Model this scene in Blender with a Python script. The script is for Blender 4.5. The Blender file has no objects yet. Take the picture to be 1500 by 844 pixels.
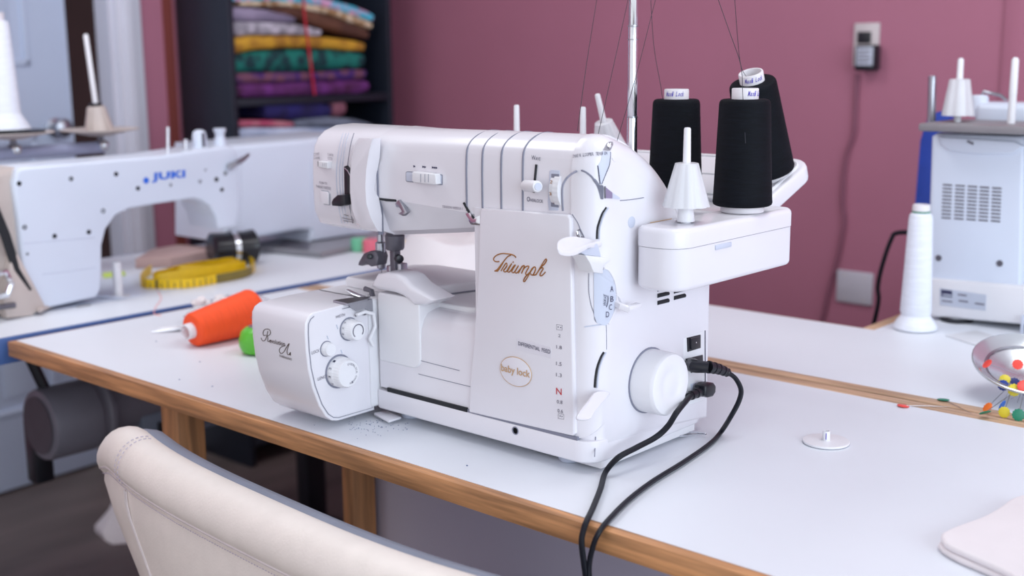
import bpy, bmesh, math, random
from math import sin, cos, pi, radians
from mathutils import Vector, Matrix
from mathutils.bvhtree import BVHTree
random.seed(7)
scene = bpy.context.scene
COL = scene.collection
ZT = -0.014            # table top height (0 = underside of the serger's case)
ZF = ZT - 0.75         # floor

# ------------------------------------------------------------------ camera
F, CX, CY = 1792.0, 750.0, 422.0
def _ray(u, v): return Vector(((u-CX)/F, -(v-CY)/F, -1.0))
_ex = -_ray(-1280, 93); _ex.normalize()
_ey = _ray(2390, 60); _ey -= _ex*_ex.dot(_ey); _ey.normalize()
_ez = _ex.cross(_ey)
RW = Matrix((_ex, _ey, _ez))
CAM = -(RW @ _ray(868, 682))*1.3
def at(u, v, x=None, y=None, z=None, off=0.0):
    """world point on a plane of the room, measured from the photograph"""
    d = RW @ _ray(u, v)
    if x is not None: t = (x-CAM.x)/d.x
    elif y is not None: t = (y-CAM.y)/d.y
    else: t = (z-CAM.z)/d.z
    return CAM + d*t
cd = bpy.data.cameras.new('camera'); cam = bpy.data.objects.new('camera', cd); COL.objects.link(cam)
cam.matrix_world = Matrix.Translation(CAM) @ RW.to_4x4()
cd.sensor_width = 36; cd.lens = F/1500*36; cd.clip_start = .05
cd.dof.use_dof = True; cd.dof.focus_distance = 1.36; cd.dof.aperture_fstop = 3.8
scene.camera = cam

# ------------------------------------------------------------------ light
vs = scene.view_settings
vs.view_transform = 'Standard'; vs.look = 'None'; vs.gamma = 1; vs.use_curve_mapping = False
vs.exposure = 0.08
def lin(c): return tuple((x/255/12.92 if x/255 <= .04045 else ((x/255+.055)/1.055)**2.4) for x in c)
w = bpy.data.worlds.new('room_daylight'); scene.world = w; w.use_nodes = True
w.node_tree.nodes['Background'].inputs[0].default_value = (.955, .952, 1.0, 1)
w.node_tree.nodes['Background'].inputs[1].default_value = 1.02
def area(name, loc, target, sx, sy, power, col):
    l = bpy.data.lights.new(name, 'AREA'); l.shape = 'RECTANGLE'; l.size = sx; l.size_y = sy
    l.energy = power; l.color = col
    o = bpy.data.objects.new(name, l); COL.objects.link(o); o.location = loc
    o.rotation_euler = (Vector(target)-Vector(loc)).to_track_quat('-Z', 'Y').to_euler()
    return o
area('window_daylight', (3.4, -.95, .85), (-.1, .2, .1), 3.0, 1.9, 72, (.72, .86, 1.0))
area('ceiling_lamp', (.45, .55, ZF+2.4), (.45, .55, 0), .6, 1.3, 11.5, (.95, .98, 1.0))
area('ceiling_lamp', (-1.2, -.1, ZF+2.4), (-1.2, -.1, 0), .6, 1.3, 14, (.95, .98, 1.0))

# ------------------------------------------------------------------ materials
MATS = {}
def mat(name, rgb, rough=.5, metal=0., var=0., scale=30., bump=0., bscale=None, trans=0., spec=.5, coat=0., emit=0., stretch=None, rgb2=None, kind='noise', alpha=1.):
    m = bpy.data.materials.new(name); m.use_nodes = True; nt = m.node_tree
    b = nt.nodes['Principled BSDF']
    c = lin(rgb)
    b.inputs['Base Color'].default_value = (*c, 1); b.inputs['Roughness'].default_value = rough
    b.inputs['Metallic'].default_value = metal; b.inputs['Specular IOR Level'].default_value = spec
    if trans: b.inputs['Transmission Weight'].default_value = trans
    if coat: b.inputs['Coat Weight'].default_value = coat; b.inputs['Coat Roughness'].default_value = .08
    if alpha < 1: b.inputs['Alpha'].default_value = alpha
    tc = nt.nodes.new('ShaderNodeTexCoord'); mp = nt.nodes.new('ShaderNodeMapping')
    nt.links.new(tc.outputs['Object'], mp.inputs[0])
    if stretch: mp.inputs['Scale'].default_value = stretch
    def tex(sc):
        if kind == 'voronoi':
            n = nt.nodes.new('ShaderNodeTexVoronoi'); n.inputs['Scale'].default_value = sc
        elif kind == 'wave':
            n = nt.nodes.new('ShaderNodeTexWave'); n.inputs['Scale'].default_value = sc
            n.inputs['Distortion'].default_value = 2.5; n.inputs['Detail'].default_value = 3
        else:
            n = nt.nodes.new('ShaderNodeTexNoise'); n.inputs['Scale'].default_value = sc; n.inputs['Detail'].default_value = 6
        nt.links.new(mp.outputs[0], n.inputs['Vector']); return n
    if var or rgb2:
        n = tex(scale); r = nt.nodes.new('ShaderNodeValToRGB')
        c2 = lin(rgb2) if rgb2 else tuple(x*(1-var) for x in c)
        c1 = c if rgb2 else tuple(min(1, x*(1+var*.35)) for x in c)
        r.color_ramp.elements[0].position = .35; r.color_ramp.elements[1].position = .68
        r.color_ramp.elements[0].color = (*c2, 1); r.color_ramp.elements[1].color = (*c1, 1)
        nt.links.new(n.outputs['Fac' if 'Fac' in n.outputs else 'Distance'], r.inputs[0])
        nt.links.new(r.outputs[0], b.inputs['Base Color'])
    if bump:
        n2 = tex(bscale or scale); bp = nt.nodes.new('ShaderNodeBump')
        bp.inputs['Strength'].default_value = bump; bp.inputs['Distance'].default_value = .001
        nt.links.new(n2.outputs['Fac' if 'Fac' in n2.outputs else 'Distance'], bp.inputs['Height'])
        nt.links.new(bp.outputs[0], b.inputs['Normal'])
    MATS[name] = m
    return m
PW = mat('white_plastic', (226, 224, 230), .22, var=.015, scale=8, spec=.5)
PWm = mat('matte_white_plastic', (228, 228, 232), .42, var=.02, scale=12)
PWd = mat('pale_grey_plastic', (196, 202, 218), .4, var=.02)
GROOVE = mat('grey_seam', (128, 130, 146), .6, var=.05)
DARK = mat('dark_gap', (26, 28, 34), .7, var=.1)
CLEAR = mat('translucent_plastic', (246, 247, 251), .3, trans=.2, var=.02, alpha=.72)
INK = mat('navy_ink', (52, 52, 84), .6, var=.05)
INKG = mat('grey_ink', (112, 108, 122), .6, var=.05)
GOLD = mat('bronze_ink', (168, 112, 58), .38, metal=.25, var=.15, scale=200)
GOLDP = mat('pale_gold_ink', (201, 166, 128), .4, metal=.1, var=.05)
BRONZE = mat('dark_bronze_ink', (104, 92, 86), .4, metal=.3, var=.1)
REDINK = mat('red_ink', (196, 40, 52), .5, var=.05)
BLUEINK = mat('blue_ink', (38, 104, 214), .5, var=.05)
VIOINK = mat('violet_ink', (98, 86, 190), .6, var=.05)
STEEL = mat('brushed_steel', (176, 178, 186), .28, metal=1, var=.08, scale=60, stretch=(1, 1, .1))
CHROME = mat('chrome', (222, 225, 230), .14, metal=1, var=.03)
DSTEEL = mat('dark_steel', (106, 104, 114), .4, metal=.35, var=.2, scale=80)
BLK = mat('black_plastic', (24, 26, 34), .35, var=.15, scale=80)
RUBBER = mat('black_rubber', (17, 20, 30), .5, var=.12, scale=90, spec=.3)
THREADB = mat('black_thread', (9, 13, 21), .7, var=.35, scale=380, bump=.55, bscale=700, stretch=(.12, .12, 1), spec=.15)
THREADL = mat('dark_thread_strand', (40, 38, 48), .7, var=.1)
THREADW = mat('white_thread', (232, 236, 246), .7, var=.06, scale=300, bump=.5, bscale=600, stretch=(.12, .12, 1))
THREADO = mat('orange_thread', (255, 84, 26), .65, var=.1, scale=300, bump=.4, bscale=600, stretch=(.12, .12, 1))
CARD = mat('white_cone_core', (226, 222, 226), .5, var=.03)
LAM = mat('white_laminate', (225, 229, 236), .42, var=.03, scale=3, spec=.25, bump=.03, bscale=400)
OAK = mat('oak_edge', (202, 146, 98), .5, var=.45, scale=22, stretch=(.35, 6, 6), bump=.15, bscale=60)
OAKY = mat('oak_edge_across', (202, 146, 98), .5, var=.45, scale=22, stretch=(6, .35, 6), bump=.15, bscale=60)
PALEOAK = mat('pale_oak_lipping', (208, 172, 140), .5, var=.4, scale=20, stretch=(.35, 7, 7), bump=.12, bscale=60)
PALEOAKY = mat('pale_oak_lipping_across', (208, 172, 140), .5, var=.4, scale=20, stretch=(7, .35, 7), bump=.12, bscale=60)
OAKV = mat('oak_leg', (188, 132, 86), .55, var=.45, scale=16, stretch=(6, 6, .4), bump=.15, bscale=50)
BLUEEDGE = mat('blue_edge_band', (72, 102, 160), .45, var=.06)
WALLP = mat('mauve_wall_paint', (178, 112, 134), .62, var=.05, scale=2.5, bump=.08, bscale=160)
WALLRED = mat('brick_red_wall_paint', (128, 58, 52), .6, var=.08, scale=4)
TRIMW = mat('white_gloss_trim', (214, 214, 226), .4, var=.03, scale=6)
DOORW = mat('white_door_paint', (196, 208, 230), .42, var=.03, scale=5)
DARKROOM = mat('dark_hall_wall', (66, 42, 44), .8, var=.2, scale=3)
FLOORM = mat('grey_brown_floor', (112, 100, 97), .55, var=.35, scale=7, stretch=(1, .25, 1), bump=.1)
CEILM = mat('ceiling_white', (232, 232, 234), .8, var=.02)
SHELFB = mat('navy_black_shelf', (24, 30, 44), .5, var=.12, scale=14)
CREAM = mat('cream_leatherette', (233, 224, 216), .44, var=.05, scale=26, bump=.35, bscale=330)
CREAMT = mat('cream_stitch', (214, 204, 204), .6, var=.05)
STITCH = mat('grey_lilac_stitch', (178, 168, 184), .6, var=.05)
CHGREY = mat('grey_inner_upholstery', (128, 134, 150), .42, var=.08, scale=30, bump=.2, bscale=250)
JW = mat('industrial_white_enamel', (214, 222, 236), .3, var=.02, scale=6)
JBEIGE = mat('beige_metal', (196, 184, 178), .42, var=.06)
YEL = mat('yellow_tape', (244, 202, 20), .45, var=.06, scale=60)
OLIVE = mat('olive_tape_band', (128, 112, 50), .5, var=.1)
GREENP = mat('green_plastic', (96, 192, 58), .35, var=.06)
CABP = mat('pale_grey_cabinet', (206, 200, 218), .5, var=.03, scale=4)
MOTOR = mat('grey_motor_enamel', (122, 120, 132), .45, var=.1, scale=12)
WHCLOTH = mat('white_cloth', (232, 226, 228), .85, var=.04, scale=14, bump=.4, bscale=600)
BEIGEBOX = mat('pink_beige_card', (188, 158, 152), .6, var=.06)
COBALT = mat('cobalt_blue_vinyl', (30, 72, 178), .4, var=.1)
PLATE = mat('ivory_plate', (206, 196, 196), .4, var=.03)
PLATEW = mat('pale_grey_blank_plate', (198, 194, 204), .45, var=.03)
PAINTCORD = mat('painted_cord', (138, 84, 104), .55, var=.06)
SILVERL = mat('silver_label', (188, 194, 208), .4, var=.03)

# ------------------------------------------------------------------ mesh helpers
class MB:
    def __init__(s): s.bm = bmesh.new()
    def box(s, x0, x1, y0, y1, z0, z1, bev=0, seg=2, M=None):
        t = bmesh.new(); bmesh.ops.create_cube(t, size=1)
        bmesh.ops.scale(t, verts=t.verts, vec=(x1-x0, y1-y0, z1-z0))
        if bev: bmesh.ops.bevel(t, geom=t.edges[:]+t.verts[:], offset=bev, segments=seg, profile=.5, affect='EDGES', clamp_overlap=True)
        bmesh.ops.translate(t, verts=t.verts, vec=((x0+x1)/2, (y0+y1)/2, (z0+z1)/2))
        if M: bmesh.ops.transform(t, matrix=M, verts=t.verts)
        s.add(t); return s
    def add(s, t):
        me = bpy.data.meshes.new('tmp'); t.to_mesh(me); t.free(); s.bm.from_mesh(me); bpy.data.meshes.remove(me)
    def prism(s, pts, axis, a, b, bev=0, seg=2, M=None, which='all'):
        """polygon pts in the two other axes (x:(y,z) y:(x,z) z:(x,y)) from a to b"""
        def P(p, k):
            return {'x': (k, p[0], p[1]), 'y': (p[0], k, p[1]), 'z': (p[0], p[1], k)}[axis]
        t = bmesh.new()
        va = [t.verts.new(P(p, a)) for p in pts]; vb = [t.verts.new(P(p, b)) for p in pts]
        fa = t.faces.new(va); fb = t.faces.new(vb[::-1]); n = len(pts)
        for i in range(n): t.faces.new((va[(i+1) % n], va[i], vb[i], vb[(i+1) % n]))
        bmesh.ops.recalc_face_normals(t, faces=t.faces)
        if bev:
            if which == 'a': ed = list(fa.edges)
            elif which == 'b': ed = list(fb.edges)
            elif which == 'ab': ed = list(set(fa.edges) | set(fb.edges))
            else: ed = t.edges[:]
            bmesh.ops.bevel(t, geom=ed, offset=bev, segments=seg, profile=.5, affect='EDGES', clamp_overlap=True)
        if M: bmesh.ops.transform(t, matrix=M, verts=t.verts)
        s.add(t); return s
    def loft(s, rings, cap=True, closed=True):
        t = bmesh.new(); R = [[t.verts.new(p) for p in r] for r in rings]; n = len(rings[0])
        for i in range(len(R)-1):
            for j in range(n if closed else n-1):
                k = (j+1) % n
                t.faces.new((R[i][j], R[i][k], R[i+1][k], R[i+1][j]))
        if cap and closed:
            t.faces.new(R[0][::-1]); t.faces.new(R[-1])
        bmesh.ops.recalc_face_normals(t, faces=t.faces)
        s.add(t); return s
    def lathe(s, prof, c=(0, 0, 0), axis=(0, 0, 1), n=32, cap=True, wob=None):
        q = Vector(axis).normalized().to_track_quat('Z', 'Y').to_matrix(); c = Vector(c)
        rings = []
        for r, z in prof:
            ring = []
            for i in range(n):
                a = 2*pi*i/n; rr = max(r, 1e-5)*(wob(i, n, z) if wob else 1)
                ring.append(c + q @ Vector((rr*cos(a), rr*sin(a), z)))
            rings.append(ring)
        s.loft(rings, cap); return s
    def tube(s, pts, r, n=8, closed=False, flat=1.0):
        pts = [Vector(p) for p in pts]; N = len(pts); rs = r if isinstance(r, (list, tuple)) else [r]*N
        T = []
        for i in range(N):
            a = pts[(i-1) % N] if closed or i > 0 else pts[i]; b = pts[(i+1) % N] if closed or i < N-1 else pts[i]
            d = b-a
            T.append(d.normalized() if d.length > 1e-9 else Vector((0, 0, 1)))
        up = Vector((0, 0, 1)) if abs(T[0].z) < .9 else Vector((1, 0, 0))
        nrm = (up - T[0]*up.dot(T[0])).normalized(); rings = []
        for i in range(N):
            nrm = nrm - T[i]*nrm.dot(T[i])
            nrm = nrm.normalized() if nrm.length > 1e-6 else T[i].orthogonal().normalized()
            bn = T[i].cross(nrm)
            rings.append([pts[i] + nrm*(rs[i]*flat*cos(2*pi*k/n)) + bn*(rs[i]*sin(2*pi*k/n)) for k in range(n)])
        if closed: rings.append(rings[0])
        s.loft(rings, cap=not closed); return s
    def cyl(s, a, b, r, n=20, bev=0):
        a = Vector(a); b = Vector(b); L = (b-a).length
        pr = [(r, 0), (r, L)] if not bev else [(r-bev, 0), (r-bev*.3, bev*.3), (r, bev), (r, L-bev), (r-bev*.3, L-bev*.3), (r-bev, L)]
        s.lathe(pr, a, b-a, n); return s
    def build(s, name, m, parent=None, smooth=38, **k):
        me = bpy.data.meshes.new(name)
        bmesh.ops.remove_doubles(s.bm, verts=s.bm.verts, dist=1e-6)
        s.bm.to_mesh(me); s.bm.free()
        o = bpy.data.objects.new(name, me); COL.objects.link(o)
        if parent is not None:
            r = parent
            while r.parent: r = r.parent
            Wm = r.matrix_basis.inverted()
            me.transform(Wm); o.parent = parent
        me.materials.append(m)
        if smooth:
            me.shade_smooth(); me.set_sharp_from_angle(angle=radians(smooth))
        for kk, vv in k.items(): o[kk] = vv
        return o
def spline(pts, k=6, closed=False):
    pts = [Vector(p) for p in pts]; out = []; N = len(pts)
    for i in range(N if closed else N-1):
        g = (lambda j: pts[j % N]) if closed else (lambda j: pts[max(0, min(N-1, j))])
        p0, p1, p2, p3 = g(i-1), g(i), g(i+1), g(i+2)
        for q in range(k):
            t = q/k
            out.append(.5*((2*p1)+(-p0+p2)*t+(2*p0-5*p1+4*p2-p3)*t*t+(-p0+3*p1-3*p2+p3)*t**3))
    if not closed: out.append(pts[-1])
    return out
def thing(name, label, cat, loc=(0, 0, 0), rot=(0, 0, 0), group=None):
    o = bpy.data.objects.new(name, None); COL.objects.link(o); o.empty_display_size = .02
    o.location = loc; o.rotation_euler = rot
    o.matrix_basis = Matrix.LocRotScale(Vector(loc), o.rotation_euler, None)
    return tag(o, label, cat, group)
def tag(o, label, cat, group=None):
    o['label'] = label; o['category'] = cat
    if group: o['group'] = group
    return o
def own(o):
    """put the origin of a one-mesh thing at the middle of its base"""
    vs_ = [v.co for v in o.data.vertices]
    c = Vector(((min(v.x for v in vs_)+max(v.x for v in vs_))/2, (min(v.y for v in vs_)+max(v.y for v in vs_))/2, min(v.z for v in vs_)))
    o.data.transform(Matrix.Translation(-c)); o.location = c; return o
def dup(root, loc, label=None, rot=None):
    r = root.copy(); COL.objects.link(r); r.location = loc
    if rot: r.rotation_euler = rot
    if label: r['label'] = label
    for ch in list(root.children):
        c = ch.copy(); COL.objects.link(c); c.parent = r
        for g in ch.children:
            d = g.copy(); COL.objects.link(d); d.parent = c
    return r
def struct(name, mb, m, **k):
    o = mb.build(name, m, **k); o['kind'] = 'structure'; return o
def text(s, p00, p10, p01, m, parent, name='lettering', thick=.0003, bold=0., shear=0., sp=1.0):
    """flat print: p00 bottom left, p10 bottom right, p01 top left of its box"""
    cu = bpy.data.curves.new('print', 'FONT'); cu.body = s; cu.size = 1; cu.offset = bold; cu.shear = shear; cu.space_character = sp
    cu.resolution_u = 3
    ob = bpy.data.objects.new('print', cu); me = bpy.data.meshes.new_from_object(ob); bpy.data.objects.remove(ob); bpy.data.curves.remove(cu)
    xs = [v.co.x for v in me.vertices]; ys = [v.co.y for v in me.vertices]
    x0, x1, y0, y1 = min(xs), max(xs), min(ys), max(ys)
    p00, p10, p01 = Vector(p00), Vector(p10), Vector(p01); ax = p10-p00; ay = p01-p00; n = ax.cross(ay).normalized()*thick
    bm = bmesh.new(); bm.from_mesh(me); bpy.data.meshes.remove(me)
    for v in bm.verts: v.co = p00 + ax*((v.co.x-x0)/(x1-x0)) + ay*((v.co.y-y0)/(y1-y0)) + n
    mb = MB(); mb.bm.free(); mb.bm = bm
    return mb.build(name, m, parent, smooth=0)
def textat(s, u0, v0, u1, v1, h, m, parent, x=None, y=None, **k):
    return text(s, at(u0, v0, x=x, y=y), at(u1, v1, x=x, y=y), at(u0, v0-h, x=x, y=y), m, parent, **k)
def strokes(lines, m, parent, r, name='lettering', y=None, f=None):
    mb = MB()
    for L in lines:
        P = [f(*p) if f else at(p[0], p[1], y=y) for p in L]
        mb.tube(spline(P, 5), r, 5)
    return mb.build(name, m, parent)
def inset(poly, d):
    n = len(poly); out = []
    area2 = sum(poly[i][0]*poly[(i+1) % n][1]-poly[(i+1) % n][0]*poly[i][1] for i in range(n))
    sg = 1 if area2 > 0 else -1
    for i in range(n):
        p0, p1, p2 = Vector(poly[i-1]), Vector(poly[i]), Vector(poly[(i+1) % n])
        a = (p1-p0).normalized(); b = (p2-p1).normalized()
        na = Vector((-a.y, a.x))*sg; nb = Vector((-b.y, b.x))*sg
        k = 1+na.dot(nb)
        out.append(p1 + (na+nb)*(d/max(k, .35)))
    return out
def rprism(poly, axis, a, b, ra=0, rb=0, seg=5, mb=None, wf=None):
    """polygon swept along an axis, its two end outlines rounded over radii ra and rb"""
    mb = mb or MB(); sg = 1 if b > a else -1
    def P(p, k): return {'x': (k, p[0], p[1]), 'y': (p[0], k, p[1]), 'z': (p[0], p[1], k)}[axis]
    st = []
    if ra:
        for i in range(seg+1):
            t = pi/2*i/seg; st.append((a+sg*ra*(1-sin(t)), ra*(1-cos(t))))
        st = st[::-1]; st = [(a+sg*ra*(1-cos(pi/2*i/seg)), ra*(1-sin(pi/2*i/seg))) for i in range(seg+1)]
    else: st = [(a, 0)]
    if rb: st += [(b-sg*rb*(1-sin(pi/2*i/seg)), rb*(1-cos(pi/2*i/seg))) for i in range(seg+1)]
    else: st += [(b, 0)]
    mb.loft([[P(Vector(p0).lerp(Vector(q), wf(p0)) if wf else q, k) for p0, q in zip(poly, inset(poly, d) if d > 1e-7 else poly)] for k, d in st])
    return mb
def rrect(x0, x1, y0, y1, r, n=5):
    """rounded rectangle, r = one radius or four (corners x0y0, x1y0, x1y1, x0y1)"""
    R = r if isinstance(r, (list, tuple)) else [r]*4; out = []
    for (cx, cy, a0), rr in zip(((x0, y0, pi), (x1, y0, 1.5*pi), (x1, y1, 0), (x0, y1, .5*pi)), R):
        ox = cx+(rr if cx == x0 else -rr); oy = cy+(rr if cy == y0 else -rr)
        for i in range(n+1 if rr > 1e-6 else 1):
            t = a0+pi/2*i/n; out.append((ox+rr*cos(t), oy+rr*sin(t)))
    return out
def circle(cx, cy, r, n=24, ry=None): return [(cx+r*cos(2*pi*i/n), cy+(ry or r)*sin(2*pi*i/n)) for i in range(n)]

# ------------------------------------------------------------------ the room
XL, YB, ZC = -2.37, 1.85, ZF+2.55
struct('floor', MB().box(XL-1.2, 3.2, -2.6, YB+.1, ZF-.05, ZF), FLOORM)
struct('ceiling', MB().box(XL-1.2, 3.2, -2.6, YB+.1, ZC, ZC+.05), CEILM)
struct('wall_back', MB().box(XL-.12, 3.2, YB, YB+.12, ZF, ZC), WALLP)
struct('baseboard_back', MB().box(XL, 3.2, YB-.014, YB, ZF, ZF+.1, .003), TRIMW)
struct('trim_1', MB().box(-.285, -.215, YB-.006, YB, ZF+.1, ZC, .003), WALLP)
DY0, DY1 = -.05, .872        # doorway in the left wall
struct('wall_left', MB().box(XL-.07, XL, -2.6, DY0, ZF, ZC).box(XL-.07, XL, DY1, YB+.12, ZF, ZC).box(XL-.07, XL, DY0, DY1, ZF+2.06, ZC), WALLP)
struct('baseboard_left', MB().box(XL, XL+.014, DY1+.075, YB, ZF, ZF+.1, .003).box(XL, XL+.014, -2.6, DY0-.075, ZF, ZF+.1, .003), TRIMW)
cas = MB()
for y0, y1 in ((DY1-.005, DY1+.072), (DY0-.072, DY0+.005)):
    cas.box(XL, XL+.016, y0, y1, ZF, ZF+2.16, .003); cas.box(XL, XL+.024, y0+.02, y1-.025, ZF, ZF+2.14, .004)
cas.box(XL, XL+.016, DY0-.072, DY1+.072, ZF+2.045, ZF+2.16, .003)
struct('trim_2', cas, TRIMW)
struct('trim_3', MB().box(XL-.07, XL+.002, DY1-.022, DY1, ZF, ZF+2.06).box(XL-.07, XL+.002, DY0, DY0+.022, ZF, ZF+2.06), TRIMW)
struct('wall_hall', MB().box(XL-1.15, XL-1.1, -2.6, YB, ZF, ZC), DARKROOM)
# the door leaf, hinged at the far-left jamb and standing ajar
dr = bpy.data.objects.new('door_1', None); COL.objects.link(dr); dr['kind'] = 'structure'; dr.location = (XL-.05, DY0+.03, ZF); dr.matrix_basis = Matrix.Translation((XL-.05, DY0+.03, ZF))
DW = .80
Md = Matrix.Translation((XL-.05, DY0+.03, ZF)) @ Matrix.Rotation(radians(5), 4, 'Z')
MB().box(-.02, .02, 0, DW, .008, 2.03, .002, M=Md).build('leaf', DOORW, dr)
for z0, z1 in ((.22, .98), (1.17, 1.86)):
    for y0, y1 in ((.12, .35), (.47, .68)):
        mb = MB()
        for a, b, c, d in ((y0, y1, z0, z0+.018), (y0, y1, z1-.018, z1), (y0, y0+.018, z0, z1), (y1-.018, y1, z0, z1)): mb.box(.019, .027, a, b, c, d, .003, M=Md)
        mb.build('panel_moulding', DOORW, dr)
        MB().box(.019, .024, y0+.05, y1-.05, z0+.05, z1-.05, .004, M=Md).build('panel', DOORW, dr)
mb = MB(); mb.lathe([(.026, 0), (.026, .006), (.011, .01), (.011, .03), (.022, .036), (.027, .05), (.024, .06), (.012, .066), (.0, .067)], Md @ Vector((.02, DW-.06, 1.0)), (1, 0, 0), 20)
mb.build('door_knob', STEEL, dr)

# ------------------------------------------------------------------ worktables
t = thing('worktable', 'front white-topped worktable with thick oak edge under the serger', 'table', (-.2, .2, ZF))
X0, X1, Y0, Y1 = -1.10, 1.5, -.106, .495
MB().box(X0+.004, X1, Y0+.013, Y1-.024, ZT-.024, ZT).build('tabletop', LAM, t)
MB().box(X0, X1, Y0, Y0+.0132, ZT-.024, ZT-.0001, .0012).build('edge_band', OAK, t)
MB().box(X0, X1, Y1-.0242, Y1, ZT-.024, ZT+.0002, .0015).build('edge_band', PALEOAK, t)
MB().box(X0, X0+.0042, Y0+.0132, Y1-.024, ZT-.024, ZT-.0003, .0008).build('edge_band', OAKY, t)
for x0, x1, y0 in ((-.757, -.712, -.05), (at(500, 700, y=.17).x, at(517, 700, y=.17).x, .17), (1.3, 1.39, -.05), (-.757, -.667, .38), (1.3, 1.39, .38)):
    MB().box(x0, x1, y0, y0+.045, ZF, ZT-.024, .003).build('leg', OAKV, t)
t = thing('worktable', 'L-shaped white-topped worktable behind, reaching back to the mauve wall', 'table', (.3, .9, ZF))
Y2, Y3, XA = .4995, .846, -.108
lp = [(X0, Y2+.024), (X1, Y2+.024), (X1, YB-.03), (XA+.022, YB-.03), (XA+.022, Y3-.004), (X0, Y3-.004)]
MB().prism(lp, 'z', ZT-.024, ZT).build('tabletop', LAM, t)
MB().box(X0, X1, Y2, Y2+.0242, ZT-.024, ZT+.0002, .0015).build('edge_band', PALEOAK, t)
MB().box(XA, XA+.0222, Y3-.004, YB-.03, ZT-.024, ZT+.0002, .0015).build('edge_band', PALEOAKY, t)
MB().box(X0, XA, Y3-.004, Y3, ZT-.024, ZT-.0003, .0006).build('edge_band', PALEOAK, t)
for x, y in ((-.9, .55), (-.9, .75), (.2, .7), (1.3, .6), (1.3, 1.6), (.1, 1.6)):
    MB().box(x, x+.06, y, y+.06, ZF, ZT-.024, .003).build('leg', OAKV, t)
t = thing('cabinet', 'pale grey cabinet standing under the front worktable', 'cabinet', (0, .35, ZF))
MB().box(-.62, .62, .22, .48, ZF+.06, ZT-.026, .003).build('carcass', CABP, t)
MB().box(-.60, .60, .24, .46, ZF, ZF+.062).build('plinth', CABP, t)

# industrial machine's own table along the left wall
t = thing('machine_table', 'white machine table with blue edge band along the left wall', 'table', (-1.4, .4, ZF))
TX0, TX1, TY0, TY1 = -1.72, -1.122, -.75, 1.42
MB().box(TX0+.003, TX1-.0095, TY0+.003, TY1-.003, ZT-.042, ZT).build('tabletop', LAM, t)
for b in ((TX1-.010, TX1, TY0, TY1), (TX0, TX0+.0035, TY0, TY1), (TX0, TX1, TY0, TY0+.0035), (TX0, TX1, TY1-.0035, TY1)):
    MB().box(*b, ZT-.042, ZT+.0003, .001).build('edge_band', BLUEEDGE, t)
for x, y in ((-1.6, -.72), (-1.22, -.72), (-1.66, -.40), (-1.22, .80), (-1.62, .85)):
    MB().box(x, x+.045, y, y+.06, ZF+.02, ZT-.042, .004).build('leg', BLK, t)
for y in (-.72, .85): MB().box(-1.62, -1.18, y, y+.07, ZF, ZF+.03, .004).build('foot_bar', BLK, t)

# ------------------------------------------------------------------ the serger
S = thing('serger', 'white overlock sewing machine with thread cones on the front worktable', 'sewing machine', (-.2, .1, ZT))
YA = .006                       # front of the arm
_top = spline([(0, *q) for q in [(.004, .30), (.0055, .318), (.010, .3325), (.020, .3430), (.036, .3475), (.050, .3450), (.066, .3395), (.086, .3320), (.106, .3210), (.124, .3085), (.141, .2935), (.156, .2765), (.168, .2590), (.180, .2450), (.198, .2370), (.222, .2330)]], 3)
prof = [(.004, .024), (.004, .100), (.004, .200)]+[(p.y, p.z) for p in _top]+[(.222, -.002), (.008, -.002), (.008, .024)]
housing = rprism([(y*1.012 if y > .2 else y, z) for y, z in prof], 'x', -.033, 0, 0, .027, 8, wf=lambda p: .22 if p[0] > .2 or p[1] < .03 and p[0] > .01 else 1).build('housing', PW, S)
rprism([(.004, .024), (.004, .262), (.22, .262), (.22, .024)], 'x', -.172, -.030).build('column', PW, S)
bv = bmesh.new(); bv.from_mesh(housing.data); bmesh.ops.transform(bv, matrix=S.matrix_basis, verts=bv.verts)
BV = BVHTree.FromBMesh(bv); bv.free()
def hit(u, v, off=0.0003):
    """point of the serger's right side seen at a pixel, lifted along the surface normal"""
    d = (RW @ _ray(u, v)).normalized(); p, n, i, k = BV.ray_cast(CAM, d)
    if p is None: return at(u, v, x=0.0)
    return p + n*off
def armring(x, k):
    b = .212 + .026*k; zz = .004*k
    p = [(.024, b+.006), (YA, .262-.010*k), (YA, .30), (YA+.001, .318+zz), (.0105, .328+zz), (.022, .3365+zz), (.043, .3425+zz), (.07, .3435+zz-.0075*k), (.092, .341+zz-.0155*k), (.125, .330+zz-.027*k), (.15, .308-.026*k), (.16, .27-.012*k), (.155, .235), (.13, b), (.035, b)]
    top = spline([(0, *q) for q in p[3:11]], 5)
    q_ = [p[0], p[1], p[2]]+[(t.y, t.z) for t in top]+p[11:]
    return [(x, *q) for q in q_]
MB().loft([armring(-.34, 0), armring(-.25, .4), armring(-.165, .8), armring(-.022, 1)]).build('arm', PW, S, smooth=16)
hp = [(.030, .214), (.012, .220), (.004, .236), (.003, .27), (.004, .30), (.0075, .318), (.0135, .328), (.024, .3365), (.043, .3425), (.07, .3435), (.092, .341), (.125, .330), (.15, .308), (.16, .27), (.15, .23), (.12, .214)]
rprism(hp, 'x', -.457, -.334, .007, 0, 4).build('head', PW, S)
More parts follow.
